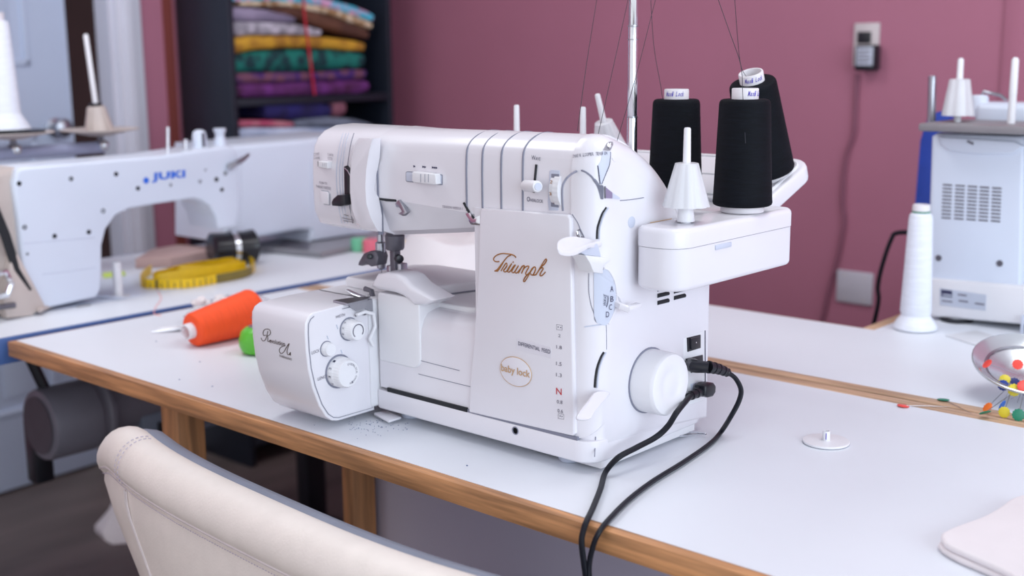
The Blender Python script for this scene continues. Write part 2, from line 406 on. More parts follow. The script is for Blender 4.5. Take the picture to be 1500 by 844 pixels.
# base, bed and covers
rprism(rrect(-.342, -.001, 0, .218, [.006, .024, .02, .006]), 'z', -.002, .0225, .003, .001, 3).build('base', PW, S)
bedp = [(.003, .026), (.003, .096), (.0045, .110), (.009, .121), (.016, .1275), (.028, .131), (.05, .1325), (.20, .1325), (.20, .026)]
rprism(bedp, 'x', -.338, -.150, .002, 0, 3).build('looper_cover', PW, S)
rprism(rrect(-.440, -.20, .035, .19, [.01, .02, .04, .03]), 'z', .04, .137, 0, .003, 3).build('bed', PWm, S)
plate_pl = [(-.43, .032), (-.300, .031), (-.290, .055), (-.272, .125), (-.282, .155), (-.305, .171), (-.40, .171), (-.43, .15)]
rprism(plate_pl, 'z', .137, .150, 0, .004, 3).build('cloth_plate', PWm, S)
MB().tube([(-.2995, .033, .1385), (-.2893, .055, .1385), (-.2713, .125, .1385), (-.281, .156, .1385)], .0009, 6).build('seam', GROOVE, S)
def c5b(a, b): return 520+a*.2133, 300+b*.2133
gp = [at(*c5b(*q), y=.0) for q in ((110, 560), (158, 472), (225, 464), (300, 474), (345, 500), (400, 560), (560, 655), (490, 690), (410, 692), (375, 655), (330, 625), (280, 605), (160, 582))]
rprism([(p.x, p.z) for p in gp], 'y', -.003, .034, .006, .004, 4).build('needle_guard', PW, S)
rprism(rrect(-.335, -.262, .060, .146, [.004, .014, .006, .004]), 'y', .040, .0008, 0, .002, 3).build('looper_housing', PWm, S)
# panels on the lower front
fp = [(-.1595, .2585), (-.156, .2628), (-.034, .2655), (-.030, .262), (-.0245, .030), (-.027, .027), (-.180, .0235), (-.1815, .0255), (-.1795, .05), (-.1715, .11), (-.164, .18)]
rprism(fp, 'y', .012, -.001, 0, .0022, 3).build('front_cover', PW, S)
MB().tube([at(613, 548, y=.0028), at(690, 567, y=.0028)], .0004, 5).build('seam', GROOVE, S)
MB().tube([at(556, 513, y=.0028), at(673, 543, y=.0028)], .0004, 5).build('seam', GROOVE, S)
MB().box(-.322, -.186, .0005, .006, .0215, .0275).build('seam', DARK, S)
MB().box(-.185, -.022, .001, .006, .0224, .0262).build('seam', GROOVE, S)
MB().tube([hit(871, 669, .0003), hit(872, 650, .0003), hit(872.5, 640, .0003)], .0006, 6).build('seam', GROOVE, S)
# screw hole in the base, rubber feet
c = at(755, 631, y=0)
MB().lathe([(.0048, 0), (.0048, .0006), (.0036, .0006), (.0034, -.0004), (0, -.0004)], c, (0, -1, 0), 18).build('screw_hole', GROOVE, S)
for x, y in ((-.055, .03), (-.03, .19), (-.31, .03), (-.30, .17), (-.41, .14)):
    MB().lathe([(.012, ZT+.0005), (.0135, ZT+.003), (.0135, -.004), (.011, -.001)], (x, y, 0), (0, 0, 1), 20).build('foot', PWd, S)
# hinged looper-side cover with the dials
cp = [(-.094, .1345), (-.101, .131), (-.1055, .124), (-.1065, .112), (-.1062, .092), (-.1042, .068), (-.0992, .045), (-.0900, .02), (-.0805, .005), (-.0715, -.002), (-.062, -.0045), (-.003, -.0045), (-.003, .1365), (-.05, .1365)]
rprism(cp, 'x', -.4525, -.342, .012, .002, 5).build('side_cover', PW, S)
rprism(rrect(-.445, -.34, -.01, .05, [.0, .0, .0, .01]), 'z', .0, .1365, .004, .004, 3).build('cover_hinge_block', PWm, S)
ip = inset(cp, .0042)
MB().tube([(-.3413, *p) for p in ip[:-1]]+[(-.3413, ip[-1][0], ip[-1][1])], .00045, 5).build('seam', GROOVE, S)
def dial(u, v, r, h, name, x0=-.342, ribs=30):
    c = at(u, v, x=x0); c.x = x0
    MB().lathe([(r*1.13, 0), (r*1.13, .0006), (r*.9, .0006)], c, (1, 0, 0), 28).build('recess_ring', GROOVE, S)
    o = MB().lathe([(r, 0), (r, h*.45), (r*.97, h*.5), (r*.93, h*.55), (r*.93, h*.9), (r*.86, h), (0, h)], c, (1, 0, 0), ribs*4, wob=lambda i, n, z: 1-.018*((i//2) % 2) if z > h*.3 else 1).build(name, PWm, S)
    return c, o
cw, ow = dial(511, 482, .0128, .017, 'width_dial')
ck, ok = dial(478, 511, .0085, .009, 'lock_knob', ribs=14)
cl, ol = dial(496, 544, .0185, .019, 'length_dial')
MB().tube([cw+Vector((.0172, .008*cos(a), .008*sin(a))) for a in [radians(q) for q in range(-40, 240, 14)]], .0007, 5).build('dial_mark', INKG, ow)
for s_, a0 in (('OVERLOCK', 1.5), ('CHAIN', 3.6)):
    for i, chh in enumerate(s_):
        a = a0+i*.24; pc = cl+Vector((.0192, -.0118*cos(a), .0118*sin(a)))
        rt = Vector((0, sin(a), cos(a))); upv = Vector((0, -cos(a), sin(a)))
        text(chh, pc-rt*.0011-upv*.0012, pc+rt*.0011-upv*.0012, pc-rt*.0011+upv*.0014, INKG, ol)
for i, chh in enumerate('4321'):
    a = radians(120-i*30+20); pc = cl+Vector((.0045, -.0187*sin(a)*1, .0187*cos(a)))
    pc = cl+Vector((.005, -.0188*cos(radians(-40+i*32)), .0188*sin(radians(-40+i*32))))
    aa = radians(-40+i*32); tv = Vector((0, sin(aa), cos(aa)))
    text(chh, pc-tv*.0016-Vector((.002, 0, 0)), pc+tv*.0016-Vector((.002, 0, 0)), pc-tv*.0016+Vector((.0022, 0, 0)), INK, ol, bold=.01)
for i in range(4):
    aa = radians(100+i*32); pc = cw+Vector((.004, .0130*cos(aa), .0130*sin(aa))); tv = Vector((0, -sin(aa), cos(aa)))
    text('5678'[i], pc-tv*.0011-Vector((.0015, 0, 0)), pc+tv*.0011-Vector((.0015, 0, 0)), pc-tv*.0011+Vector((.0016, 0, 0)), INKG, ow)
textat('WIDTH', 491.5, 467, 505, 463, 4.2, INKG, S, x=-.3415)
textat('LOCK', 456.5, 519.5, 468, 515.5, 4.6, INKG, S, x=-.3415)
textat('LENGTH', 465.5, 558, 483.5, 551.5, 4.8, INKG, S, x=-.3415)
for u, v, a in ((493, 476, 6), (479, 492, 5), (499.5, 513, 5)):
    MB().tube([at(u, v, x=-.3415), at(u+2, v+a, x=-.3415)], .0006, 5).build('index_mark', PWd, S)
# stitch-finger plate and looper parts beside the cover
def c6(a, b): return 350+a*.308, 380+b*.308
sp_ = [at(*c6(*q), z=.139) for q in ((448, 196), (520, 212), (612, 190), (625, 178), (560, 180))]
MB().prism([(p.x, p.y) for p in sp_], 'z', .1368, .1395).build('needle_plate', STEEL, S)
sp2 = [at(*c6(*q), x=-.338) for q in ((520, 218), (632, 188), (636, 248), (610, 238), (600, 232), (560, 246))]
MB().prism([(p.y, p.z) for p in sp2], 'x', -.341, -.337).build('knife_bracket', STEEL, S)
MB().tube([at(*c6(*q), y=.0) for q in ((516, 146), (560, 168), (612, 186))], [.003, .005, .004], 8, flat=.35).build('upper_looper', CHROME, S)
MB().tube([at(*c6(*q), y=.012) for q in ((600, 140), (630, 150), (640, 200), (630, 240))], .0035, 8).build('knife_arm', DSTEEL, S)
MB().tube([at(*c6(*q), x=-.335) for q in ((560, 265), (600, 250), (640, 260), (648, 320), (622, 380), (640, 410))], .0022, 8).build('looper_guide', PWm, S)
MB().tube([at(*c6(*q), x=-.337) for q in ((555, 270), (572, 258), (598, 262), (615, 252))], .0012, 6).build('lower_looper', DSTEEL, S)
# white latch lying on the table under the cover
lt = [at(*c6(*q), z=-.004) for q in ((640, 718), (700, 708), (772, 738), (712, 756))]
MB().prism([(p.x, p.y) for p in lt], 'z', ZT+.004, -.007, .001).build('cover_latch', PW, S)
# needle and presser bars
xn, xp, yn = -.387, -.360, .055
MB().cyl((xn, yn, .235), (xn, yn, .19), .0042).lathe([(.0042, 0), (.0068, .002), (.0068, .022), (.0055, .034), (.0025, .036)], (xn, yn, .197), (0, 0, -1), 20).cyl((xn, yn, .166), (xn, yn, .148), .0008, 8).build('needle_bar', STEEL, S)
nc = [at(u, v, y=.048) for u, v in ((530, 383), (537, 371), (546, 367), (556, 368), (559, 376), (557, 388), (548, 390), (541, 386), (534, 389), (529, 388))]
rprism([(p.x, p.z) for p in nc], 'y', .042, .060, .002, .002, 2).build('needle_clamp', DSTEEL, S)
MB().cyl(at(541, 376, y=.042), at(541, 376, y=.037), .0035, 14, .0008).build('clamp_screw', BLK, S)
MB().lathe([(.0105, 0), (.0115, .003), (.0125, .004), (.0118, .020), (.0105, .022), (.004, .0225)], (xp, yn, .211), (0, 0, -1), 24).build('presser_bar_bushing', DSTEEL, S)
MB().lathe([(.010, .0), (.010, .03)], (xp, yn, .208), (0, 0, 1), 20).build('presser_collar', BLK, S)
MB().box(xp-.005, xp+.0048, yn-.005, yn+.005, .152, .19, .001).build('presser_bar', DSTEEL, S)
MB().box(xp-.0045, xp+.012, yn-.002, yn+.010, .150, .172, .0012).box(xp-.013, xp-.005, yn-.004, yn+.008, .150, .168, .0012).build('presser_foot', STEEL, S)
MB().cyl((xp+.004, yn-.002, .180), (xp+.012, yn-.006, .180), .0022, 12).cyl((xp+.011, yn-.0055, .180), (xp+.019, yn-.0095, .180), .0052, 18, .001).build('foot_screw', BLK, S)

# ---- details of the head
def ch(a, b): return 440+a*.2134, 180+b*.2134
fr = [at(*ch(*q), y=-.012) for q in ((402, 104), (500, 108), (478, 190), (458, 320), (452, 440), (460, 560), (490, 660), (535, 745), (430, 728), (388, 690), (358, 600), (345, 480), (344, 360), (356, 230), (372, 160))]
bk = [at(*ch(*q), y=.0045) for q in ((402, 104), (552, 104), (545, 240), (525, 350), (512, 450), (540, 520), (560, 640), (560, 748), (430, 736), (384, 694), (352, 602), (338, 480), (338, 360), (350, 230), (367, 160))]
mid = [f_.lerp(b_, .18)+Vector((0, 0, 0)) for f_, b_ in zip(fr, bk)]
cf = sum(fr, Vector())/len(fr)
fr2 = [p.lerp(cf, .035)+Vector((0, -.0012, 0)) for p in fr]
MB().loft([bk, mid, fr, fr2]).build('thread_cover', PW, S)
MB().box(-.3345, -.3322, .0040, .012, .216, .33, .0005).build('seam', GROOVE, S)
sl = [at(*ch(*q), y=.0028) for q in ((302, 300), (322, 292), (345, 318), (345, 560), (318, 555), (305, 480))]
rprism([(p.x, p.z) for p in sl], 'y', .006, .0018, 0, .0005, 2).build('lever_slot', BLK, S)
MB().tube([at(*ch(302, 310), y=.001), at(*ch(325, 330), y=.001), at(*ch(344, 368), y=.001)], .0007, 6).build('slot_wire', CHROME, S)
lk = [at(*ch(*q), y=-.004) for q in ((228, 545), (238, 520), (268, 494), (320, 492), (322, 562), (290, 572), (232, 568))]
rprism([(p.x, p.z) for p in lk], 'y', .004, -.008, 0, .0015, 2).build('threading_lever', BLK, S)
for a in (247, 268, 286, 322):
    pts = [at(*ch(a+46-0, 70), y=.0125), at(*ch(a+26, 140), y=.006), at(*ch(a+10, 230), y=.0035), at(*ch(a, 320), y=.0028), at(*ch(a+2, 430), y=.0026), at(*ch(a+14, 560), y=.0028), at(*ch(a+38, 690), y=.006)]
    MB().tube(spline(pts, 5), .0005, 5).build('groove', GROOVE if a == 322 else PWd, S)
q = [at(*ch(*p), y=.003) for p in ((122, 264), (206, 268), (204, 310), (122, 298))]
MB().prism([(p.x, p.z) for p in q], 'y', .006, .0024).build('switch_slot', DARK, S)
q = [at(*ch(*p), y=.001) for p in ((138, 262), (202, 268), (200, 312), (138, 302))]
o = rprism([(p.x, p.z) for p in q], 'y', .005, -.003, 0, .001, 2).build('slide_switch', PWm, S)
for a in (152, 164, 176): MB().tube([at(*ch(a, 276), y=-.0031), at(*ch(a, 300), y=-.0031)], .0003, 4).build('grip_rib', GROOVE, o)
q = [at(*ch(*p), y=.002) for p in ((142, 466), (186, 472), (198, 484), (198, 562), (160, 556), (142, 540))]
rprism([(p.x, p.z) for p in q], 'y', .006, .0005, 0, .001, 2).build('push_button', PW, S)
MB().tube([at(*ch(*p), y=.0025) for p in ((143, 465), (188, 470), (201, 486), (201, 564), (162, 558))], .0004, 5).build('seam', GROOVE, S)
def ht(s_, a0, b0, a1, b1, h, m=INKG): textat(s_, *ch(a0, b0), *ch(a1, b1), h, m, S, y=.0022)
ht('COVER', 92, 226, 132, 222, 4); ht('CHAIN', 92, 250, 132, 250, 4)
ht('CHAIN', 188, 226, 226, 232, 4.2); ht('LOCK', 190, 250, 222, 258, 4.2)
ht('PUSH TO', 132, 418, 184, 426, 3.6); ht('THREAD NEEDLE', 108, 444, 210, 460, 3.8)
for a, b, a1, b1 in ((300, 630, 330, 638), (288, 652, 364, 668), (298, 672, 366, 682)):     # gilt print, too small to read
    MB().tube([at(*ch(a, b), y=.0024), at(*ch(a1, b1), y=.0024)], .0007, 5, flat=.5).build('print_line', BRONZE, S)
# ---- details of the arm
def armline(x, k):
    r = armring(x, k); return r[1:3]+r[3:34:4]
for u in (684, 707, 734.5, 766):
    x = at(u, 300, y=YA).x; k = max(0, (x+.34)/.305)
    MB().tube(spline(armline(x, k), 4), .0013, 6).build('groove', GROOVE, S)
def c5(a, b): return 350+a*.2844, 180+b*.2844
q = [at(*c5(*p), y=.005) for p in ((858, 254), (866, 250), (1012, 258), (1046, 268), (1046, 320), (1030, 320), (864, 304), (858, 298))]
rprism([(p.x, p.z) for p in q], 'y', .009, .0052, 0, .0004, 2).build('slider_recess', GROOVE, S)
rprism([(p.x, p.z) for p in inset([Vector((p.x, p.z)) for p in q], .001)] if False else [tuple(p) for p in inset([(p.x, p.z) for p in q], .0009)], 'y', .009, .005, 0, .0003, 2).build('slider_bed', PWd, S)
q = [at(*c5(*p), y=.002) for p in ((905, 254), (912, 250), (1022, 262), (1028, 270), (1030, 314), (1024, 318), (912, 306), (905, 298))]
o = rprism([(p.x, p.z) for p in q], 'y', .006, -.0025, 0, .0012, 3).build('speed_slider', PWm, S)
for a in (936, 958, 976): MB().tube([at(*c5(a, 264), y=-.0026), at(*c5(a, 306), y=-.0026)], .0004, 4).build('grip_rib', GROOVE, o)
for a, nn in ((899, 1), (945, 2), (994, 3)):
    for i in range(nn):
        tri = [at(*c5(a+i*9.5+da, 224+i*1+(a-899)*.065+db), y=.0056) for da, db in ((0, -6), (9, 0), (0, 6))]
        MB().prism([(p.x, p.z) for p in tri], 'y', .006, .0055).build('speed_mark', INK, S)
textat('TENSION NEEDLE 1', 648, 304.5, 677.5, 307.5, 3.6, INKG, S, y=.0052)
def c7(a, b): return 660+a*.2844, 180+b*.2844
MB().tube([at(596, 303, y=.0125), at(640, 310, y=.0125), at(686, 318, y=.0125)], .0004, 5).build('seam', GROOVE, S)
MB().tube([at(556, 291.5, y=.0055), at(566, 293, y=.0055), at(580, 294, y=.0055)], [.0012, .0017, .0014], 6).build('thread_slot', DARK, S)
q = [at(*c5(*p), y=.0035) for p in ((806, 416), (826, 396), (846, 424), (868, 462), (848, 480), (822, 468), (842, 456), (828, 436), (812, 434))]
rprism([(p.x, p.z) for p in q], 'y', .008, .0025, 0, .0004, 2).build('thread_guide', STEEL, S)
q = [at(*c7(*p), y=.004) for p in ((80, 466), (100, 462), (124, 490), (156, 474), (156, 528), (106, 524))]
rprism([(p.x, p.z) for p in q], 'y', .012, .0025, 0, .0008, 2).build('thread_guide', CHROME, S)
MB().tube([at(*c7(68, 412), y=.005), at(*c7(96, 462), y=.005), at(*c7(120, 492), y=.003)], .0014, 6).build('seam', DARK, S)
# wave / overlock lever, thread tension dial
MB().tube([at(785.5, 241, y=.0055), at(782, 282, y=.0055)], [.0013, .0016], 6).build('lever_slot', DARK, S)
a_, b_ = at(769, 272, y=-.002), at(788, 273.5, y=-.014)
o = MB().cyl(a_, b_, .0062, 20, .002).build('selector_lever', PWm, S)
MB().cyl(a_.lerp(b_, .985), a_.lerp(b_, 1.03), .0040, 18).build('lever_end_cap', PWd, o)
def cz(a, b): return 750+a*.1066, 220+b*.1066
q = [at(*cz(*p), y=.005) for p in ((508, 290), (530, 272), (640, 280), (645, 330), (630, 830), (500, 830), (485, 700), (500, 500))]
rprism([(p.x, p.z) for p in q], 'y', .010, .0054, 0, .0004, 2).build('dial_recess', PWd, S)
q = [at(*cz(*p), y=.0045) for p in ((535, 325), (640, 330), (632, 790), (530, 775))]
rprism([(p.x, p.z) for p in q], 'y', .010, .0050, 0, .0002, 2).build('dial_shadow_gap', GROOVE, S)
cc = at(*cz(568, 560), y=.0005)
o = MB().lathe([(.0225, -.0072), (.0235, -.0066), (.0235, -.0022), (.0246, -.0018), (.0246, .0058), (.0235, .0064), (0, .0064)], (cc.x, .0245, cc.z), (1, 0, 0), 120, wob=lambda i, n, z: 1-.012*((i//2) % 2) if z > -.002 else 1).build('tension_dial', PWm, S)
for i, chh in enumerate(('2', '3', '4')):
    a = radians(22-i*30); pc = Vector((cc.x-.0045, .0245-.0237*cos(a), cc.z+.0237*sin(a))); tv = Vector((0, sin(a), cos(a)))
    text(chh, pc-tv*.0017-Vector((.0016, 0, 0)), pc-tv*.0017+Vector((.0016, 0, 0)), pc+tv*.0017-Vector((.0016, 0, 0)), GOLD, o, bold=.008)
textat('W', *cz(268, 130), *cz(326, 138), 6.6, INK, S, y=.0056); textat('AVE', *cz(326, 138), *cz(394, 146), 5.0, INK, S, y=.0056, shear=.15)
textat('O', *cz(206, 702), *cz(250, 708), 6.8, INK, S, y=.0056); textat('VERLOCK', *cz(252, 708), *cz(428, 726), 4.6, INK, S, y=.0056)
# ---- print on the front cover
YP = -.0012
def ct(a, b): return 715+a*.07107, 360+b*.07107
tri = [[(575, 245), (545, 210), (480, 180), (400, 168), (300, 162), (210, 182), (140, 225), (112, 275), (135, 318), (180, 330), (230, 326)],
       [(470, 196), (410, 222), (350, 285), (290, 370), (230, 460), (190, 515), (135, 520)],
       [(268, 520), (320, 430), (372, 360), (392, 400), (360, 460), (320, 510), (345, 540), (385, 520), (440, 430), (488, 365)],
       [(488, 365), (420, 490), (400, 530), (430, 545), (470, 510), (530, 420), (565, 395)], [(510, 350), (522, 325)],
       [(565, 395), (500, 500), (490, 540), (520, 556), (560, 520), (628, 410)], [(628, 410), (560, 520), (565, 560), (600, 556), (650, 500), (710, 415)],
       [(625, 565), (690, 450), (730, 412), (748, 430), (690, 570)], [(700, 530), (760, 450), (815, 420), (840, 440), (790, 530), (775, 580), (800, 600), (850, 560), (905, 470)],
       [(945, 440), (880, 530), (800, 670), (750, 740), (732, 720), (770, 640), (870, 540)], [(900, 480), (950, 438), (980, 460), (965, 530), (925, 600), (885, 598), (880, 570)],
       [(925, 605), (990, 590), (1080, 440), (1160, 310), (1195, 275), (1205, 305), (1160, 380), (1100, 430)], [(985, 605), (1060, 490), (1110, 455), (1135, 475), (1085, 560), (1070, 610), (1100, 620), (1150, 580), (1180, 540)]]
strokes([[ct(*p) for p in L] for L in tri], GOLD, S, .00075, y=YP)
MB().tube([at(*ct(a, b), y=YP) for a, b in ((330, 310), (280, 385), (225, 465), (190, 512), (140, 520))], [.0007, .0011, .0014, .0015, .0008], 6).build('lettering', GOLD, S)
def cb(a, b): return 720+a*.18377, 470+b*.18377
ec = at(756, 544.5, y=YP); e1 = at(779.5, 551, y=YP); e2 = at(755.5, 527.5, y=YP)
badge = [(ec.x+.0232*cos(2*pi*i/36), ec.z+.0165*sin(2*pi*i/36)) for i in range(36)]
o = rprism(badge, 'y', 0, YP-.0012, 0, .001, 3).build('badge', PW, S)
MB().tube([(x, YP-.0006, z) for x, z in badge], .0005, 5, closed=True).build('badge_rim', GOLDP, o)
textat('baby lock', 734.2, 546.5, 776.5, 557, 13.5, GOLDP, o, y=YP-.0014, bold=.018)
q = [at(*cb(*p), y=YP+.0001) for p in ((204, 150), (212, 138), (474, 212), (474, 300), (210, 226), (202, 215))]
MB().prism([(p.x, p.z) for p in q], 'y', 0, YP-.0001).build('label_strip', mat('label_strip_white', (222, 220, 228), .35, var=.01), S)
textat('DIFFERENTIAL', *cb(214, 194), *cb(386, 242), 5.6, INK, S, y=YP-.0003); textat('FEED', *cb(402, 246), *cb(470, 264), 5.6, INK, S, y=YP-.0003)
for s_, a0, b0, a1, b1, h, m_ in (('2', 533, 130, 551, 132, 4.6, INKG), ('1.8', 518, 221, 561, 229, 5.2, INKG), ('1.5', 516, 354, 560, 362, 5.2, INKG), ('1.3', 516, 443, 560, 451, 5.2, INKG), ('N', 516, 585, 560, 593, 9.4, REDINK), ('0.8', 522, 658, 566, 666, 5.2, INKG), ('0.6', 527, 730, 570, 737, 5.2, INKG)):
    textat(s_, *cb(a0, b0), *cb(a1, b1), h, m_, S, y=YP, bold=.006 if m_ is REDINK else 0)
for b0, dr_ in ((52, 1), (762, -1)):
    a0 = 541 if dr_ > 0 else 554
    for ax_ in (-1, 1):
        MB().prism([(p.x, p.z) for p in [at(*cb(a0+ax_*(4+(10 if dr_ > 0 else 0)), b0+ax_*2-5), y=YP), at(*cb(a0+ax_*(14 if dr_ < 0 else 4), b0+ax_*2), y=YP), at(*cb(a0+ax_*(4+(10 if dr_ > 0 else 0)), b0+ax_*2+5), y=YP)]], 'y', 0, YP).build('feed_mark', INK, S)
    MB().tube([at(*cb(a0+p, b0+q_), y=YP) for p, q_ in ((-22, -22), (22, -16), (22, 24), (-22, 18))], .0002, 4, closed=True).build('feed_mark', INKG, S)
# script on the side cover
YC = -.1067
def cr(a, b): return 375+a*.0711, 475+b*.0711
def onc(u, v):
    p = at(u, v, y=-.104)
    z = p.z; y = -.1062
    for (ya, za), (yb, zb) in zip(cp[2:], cp[3:9]):
        if zb <= z <= za: y = ya+(yb-ya)*(z-za)/(zb-za)
    return at(u, v, y=y-.0004)
rev = [[(105, 280), (125, 330), (160, 345), (200, 310), (225, 230), (240, 160), (245, 145)], [(200, 225), (160, 235), (145, 190), (165, 125), (220, 100), (275, 115), (298, 165), (285, 215), (235, 245)], [(235, 245), (245, 300), (240, 345), (262, 360), (300, 330)],
       [(600, 445), (560, 455), (510, 480), (480, 530), (495, 590), (530, 602), (575, 570), (620, 490), (670, 410), (685, 405)], [(685, 405), (660, 480), (640, 560), (650, 620), (675, 630), (700, 600), (715, 580)], [(690, 590), (695, 640)], [(712, 590), (712, 645)]]
strokes([[cr(*p) for p in L] for L in rev], BRONZE, S, .0005, f=onc)
def textc(s_, a0, b0, a1, b1, h, **k):
    p, q_, r = onc(*cr(a0, b0)), onc(*cr(a1, b1)), onc(*cr(a0, b0-h)); text(s_, p, q_, r, BRONZE, S, **k)
textc('evolution', 285, 378, 605, 455, 92, thick=.0008, bold=.01); textc('THREADING', 488, 670, 742, 747, 46, thick=.0008, bold=.012)
# ---- details of the right side
def c4(a, b): return 830+a*.2132, 200+b*.2132
arch = [(824.6, 309), (823.6, 294), (823.6, 275), (828, 264), (835, 256.5), (844, 251), (853, 250), (862, 255), (869, 262), (876, 272), (880, 284), (881.5, 291)]
MB().tube(spline([hit(u, v, -.0003) for u, v in arch], 4), [.0012]*33+[.0018]*12, 6).build('seam', GROOVE, S)
MB().tube(spline([hit(u, v, -.0002) for u, v in ((838, 314), (846, 326), (851, 338), (856, 348))], 4), .0007, 6).build('seam', GROOVE, S)
def patch(px, m, name, off=.0005, th=.0009, parent=None):
    """thin raised inlay that follows the rounded side of the machine"""
    t = bmesh.new(); t.faces.new([t.verts.new((u, v, 0)) for u, v in px])
    bmesh.ops.triangulate(t, faces=t.faces[:]); bmesh.ops.subdivide_edges(t, edges=t.edges[:], cuts=3, use_grid_fill=True)
    for v in t.verts: v.co = hit(v.co.x, v.co.y, off)
    bmesh.ops.recalc_face_normals(t, faces=t.faces[:]); bmesh.ops.solidify(t, geom=t.faces[:], thickness=-th)
    mb = MB(); mb.add(t); return mb.build(name, m, parent or S)
patch([c4(*q) for q in ((246, 104), (300, 106), (297, 160), (290, 200), (268, 255), (240, 328), (229, 328), (220, 260), (214, 200), (236, 170))], PWd, 'tension_slot')
MB().tube(spline([hit(*c4(*q), .0005) for q in ((300, 108), (298, 155), (291, 200), (268, 257), (240, 328))], 4), .0005, 5).build('seam', INK, S)
MB().tube(spline([hit(*c4(*q), .0005) for q in ((214, 200), (222, 262), (230, 328))], 4), .0006, 5).build('seam', INK, S)
hk = [hit(*c4(*q), .0012) for q in ((252, 96), (296, 100), (316, 60), (312, 42), (296, 40), (274, 52))]
MB().loft([[p-Vector((.0008, 0, 0)) for p in hk], hk]).build('thread_hook', mat('grey_hook_metal', (146, 144, 152), .4, metal=.4, var=.05), S)
MB().tube([hit(*c4(290+13*cos(a), 67+16*sin(a)), .0015) for a in [2*pi*i/14 for i in range(14)]], .0006, 6, closed=True).build('hook_eye', CHROME, S)
patch([c4(290+13*cos(2*pi*i/14), 67+16*sin(2*pi*i/14)) for i in range(14)], PW, 'eye_hole', off=.0014)
for s_, a0, b0, a1, b1 in (('CHAIN', 40, 148, 102, 140), ('LOOPER', 114, 139, 188, 132), ('TENSION', 200, 132, 278, 126)):
    n = len(s_)
    for i, chh in enumerate(s_):
        f0, f1 = i/n, (i+.82)/n; la, lb = a0+(a1-a0)*f0, a0+(a1-a0)*f1; ba, bb = b0+(b1-b0)*f0, b0+(b1-b0)*f1
        if chh == 'I': lb = la+2.5
        text(chh, hit(*c4(la, ba), .0007), hit(*c4(lb, bb), .0007), hit(*c4(la, ba-22), .0007), INK, S, thick=.0002)
patch([c4(*q) for q in ((210, 334), (246, 334), (252, 350), (250, 428), (240, 432), (232, 385))], mat('mid_grey_recess', (104, 106, 122), .6, var=.05), 'thread_slot')
patch([c4(*q) for q in ((262, 344), (312, 385), (314, 426), (262, 424))], mat('mauve_grey_recess', (138, 124, 154), .6, var=.05), 'recess')
patch([c4(*q) for q in ((312, 386), (362, 418), (366, 432), (312, 428))], PWd, 'recess_wedge')
MB().tube([hit(*c4(*q), .0006) for q in ((262, 342), (263, 425))], .0008, 6).build('recess_edge', DSTEEL, S)
MB().tube(spline([hit(*c4(*q), .0000) for q in ((366, 440), (420, 436), (469, 430), (530, 420))], 4), .0005, 5).build('seam', GROOVE, S)
def arcslot(px, r, name='lever_slot'):
    P = [hit(u, v, -.0004) for u, v in px]
    MB().tube(spline(P, 5), r, 8, flat=.6).build(name, DARK, S)
    MB().tube(spline([hit(u+3.2, v+.5, -.0006) for u, v in px], 5), r*.9, 8, flat=.6).build('slot_edge', PWd, S)
arcslot([c4(*q) for q in ((272, 487), (244, 530), (222, 590), (210, 640), (207, 704))], .0019)
def c8(a, b): return 660+a*.3553, 400+b*.3553
arcslot([c8(*q) for q in ((632, 326), (618, 350), (604, 390), (597, 430), (594, 472))], .0021)
p = hit(925, 325.5, 0)
MB().lathe([(.0062, -.001), (.0062, .0004), (.0055, .0007), (0, .0007)], p, (1, 0, 0), 24).build('plug', PWd, S)
MB().tube([hit(*c4(*q), .0) for q in ((75, 648), (88, 640), (102, 660), (118, 690), (76, 690), (68, 660))], .0007, 6).build('hook_wire', DSTEEL, S)
MB().tube([hit(*c4(*q), .002) for q in ((78, 650), (84, 672), (100, 688), (90, 660))], .0009, 6).build('hook_wire', CHROME, S)
# tension release paddle
def c9(a, b): return 810+a*.166, 340+b*.166
top = [at(*c9(*q), x=x_) for *q, x_ in ((36, 128, .004), (48, 86, .004), (100, 52, .002), (190, 48, 0), (290, 66, 0), (400, 76, .0), (520, 84, -.001))]
pt = [at(*c9(36, 122), x=.012), at(*c9(52, 84), x=.009), at(*c9(110, 54), x=.004), at(*c9(200, 48), x=0), at(*c9(300, 70), x=-.002), at(*c9(420, 88), x=-.002), at(*c9(420, 104), x=.001), at(*c9(330, 110), x=.006), at(*c9(270, 142), x=.010), at(*c9(200, 176), x=.014), at(*c9(130, 186), x=.015), at(*c9(60, 170), x=.014)]
cpt = sum(pt, Vector())/len(pt)
def puff(P, n, ths, ks):
    c_ = sum(P, Vector())/len(P)
    return [[c_+(p-c_)*k+Vector(n)*h for p in P] for h, k in zip(ths, ks)]
MB().loft(puff(spline(pt, 4, True), (0, 0, 1), (-.0035, -.003, -.001, .0008, .0012), (.93, .985, 1, .985, .94))).build('release_paddle', PW, S)
st = [at(*c9(*q), x=.004) for q in ((226, 168), (300, 125), (395, 100), (428, 218), (285, 204))]
rprism([(p.y, p.z) for p in st], 'x', -.012, .004, 0, .001, 2).build('paddle_bracket', PWd, S)
st = [at(*c9(*q), x=.007) for q in ((285, 204), (430, 222), (520, 243), (448, 296), (444, 368), (362, 358), (328, 275))]
rprism([(p.y, p.z) for p in st], 'x', -.012, .007, 0, .0012, 2).build('paddle_stem', PWm, S)
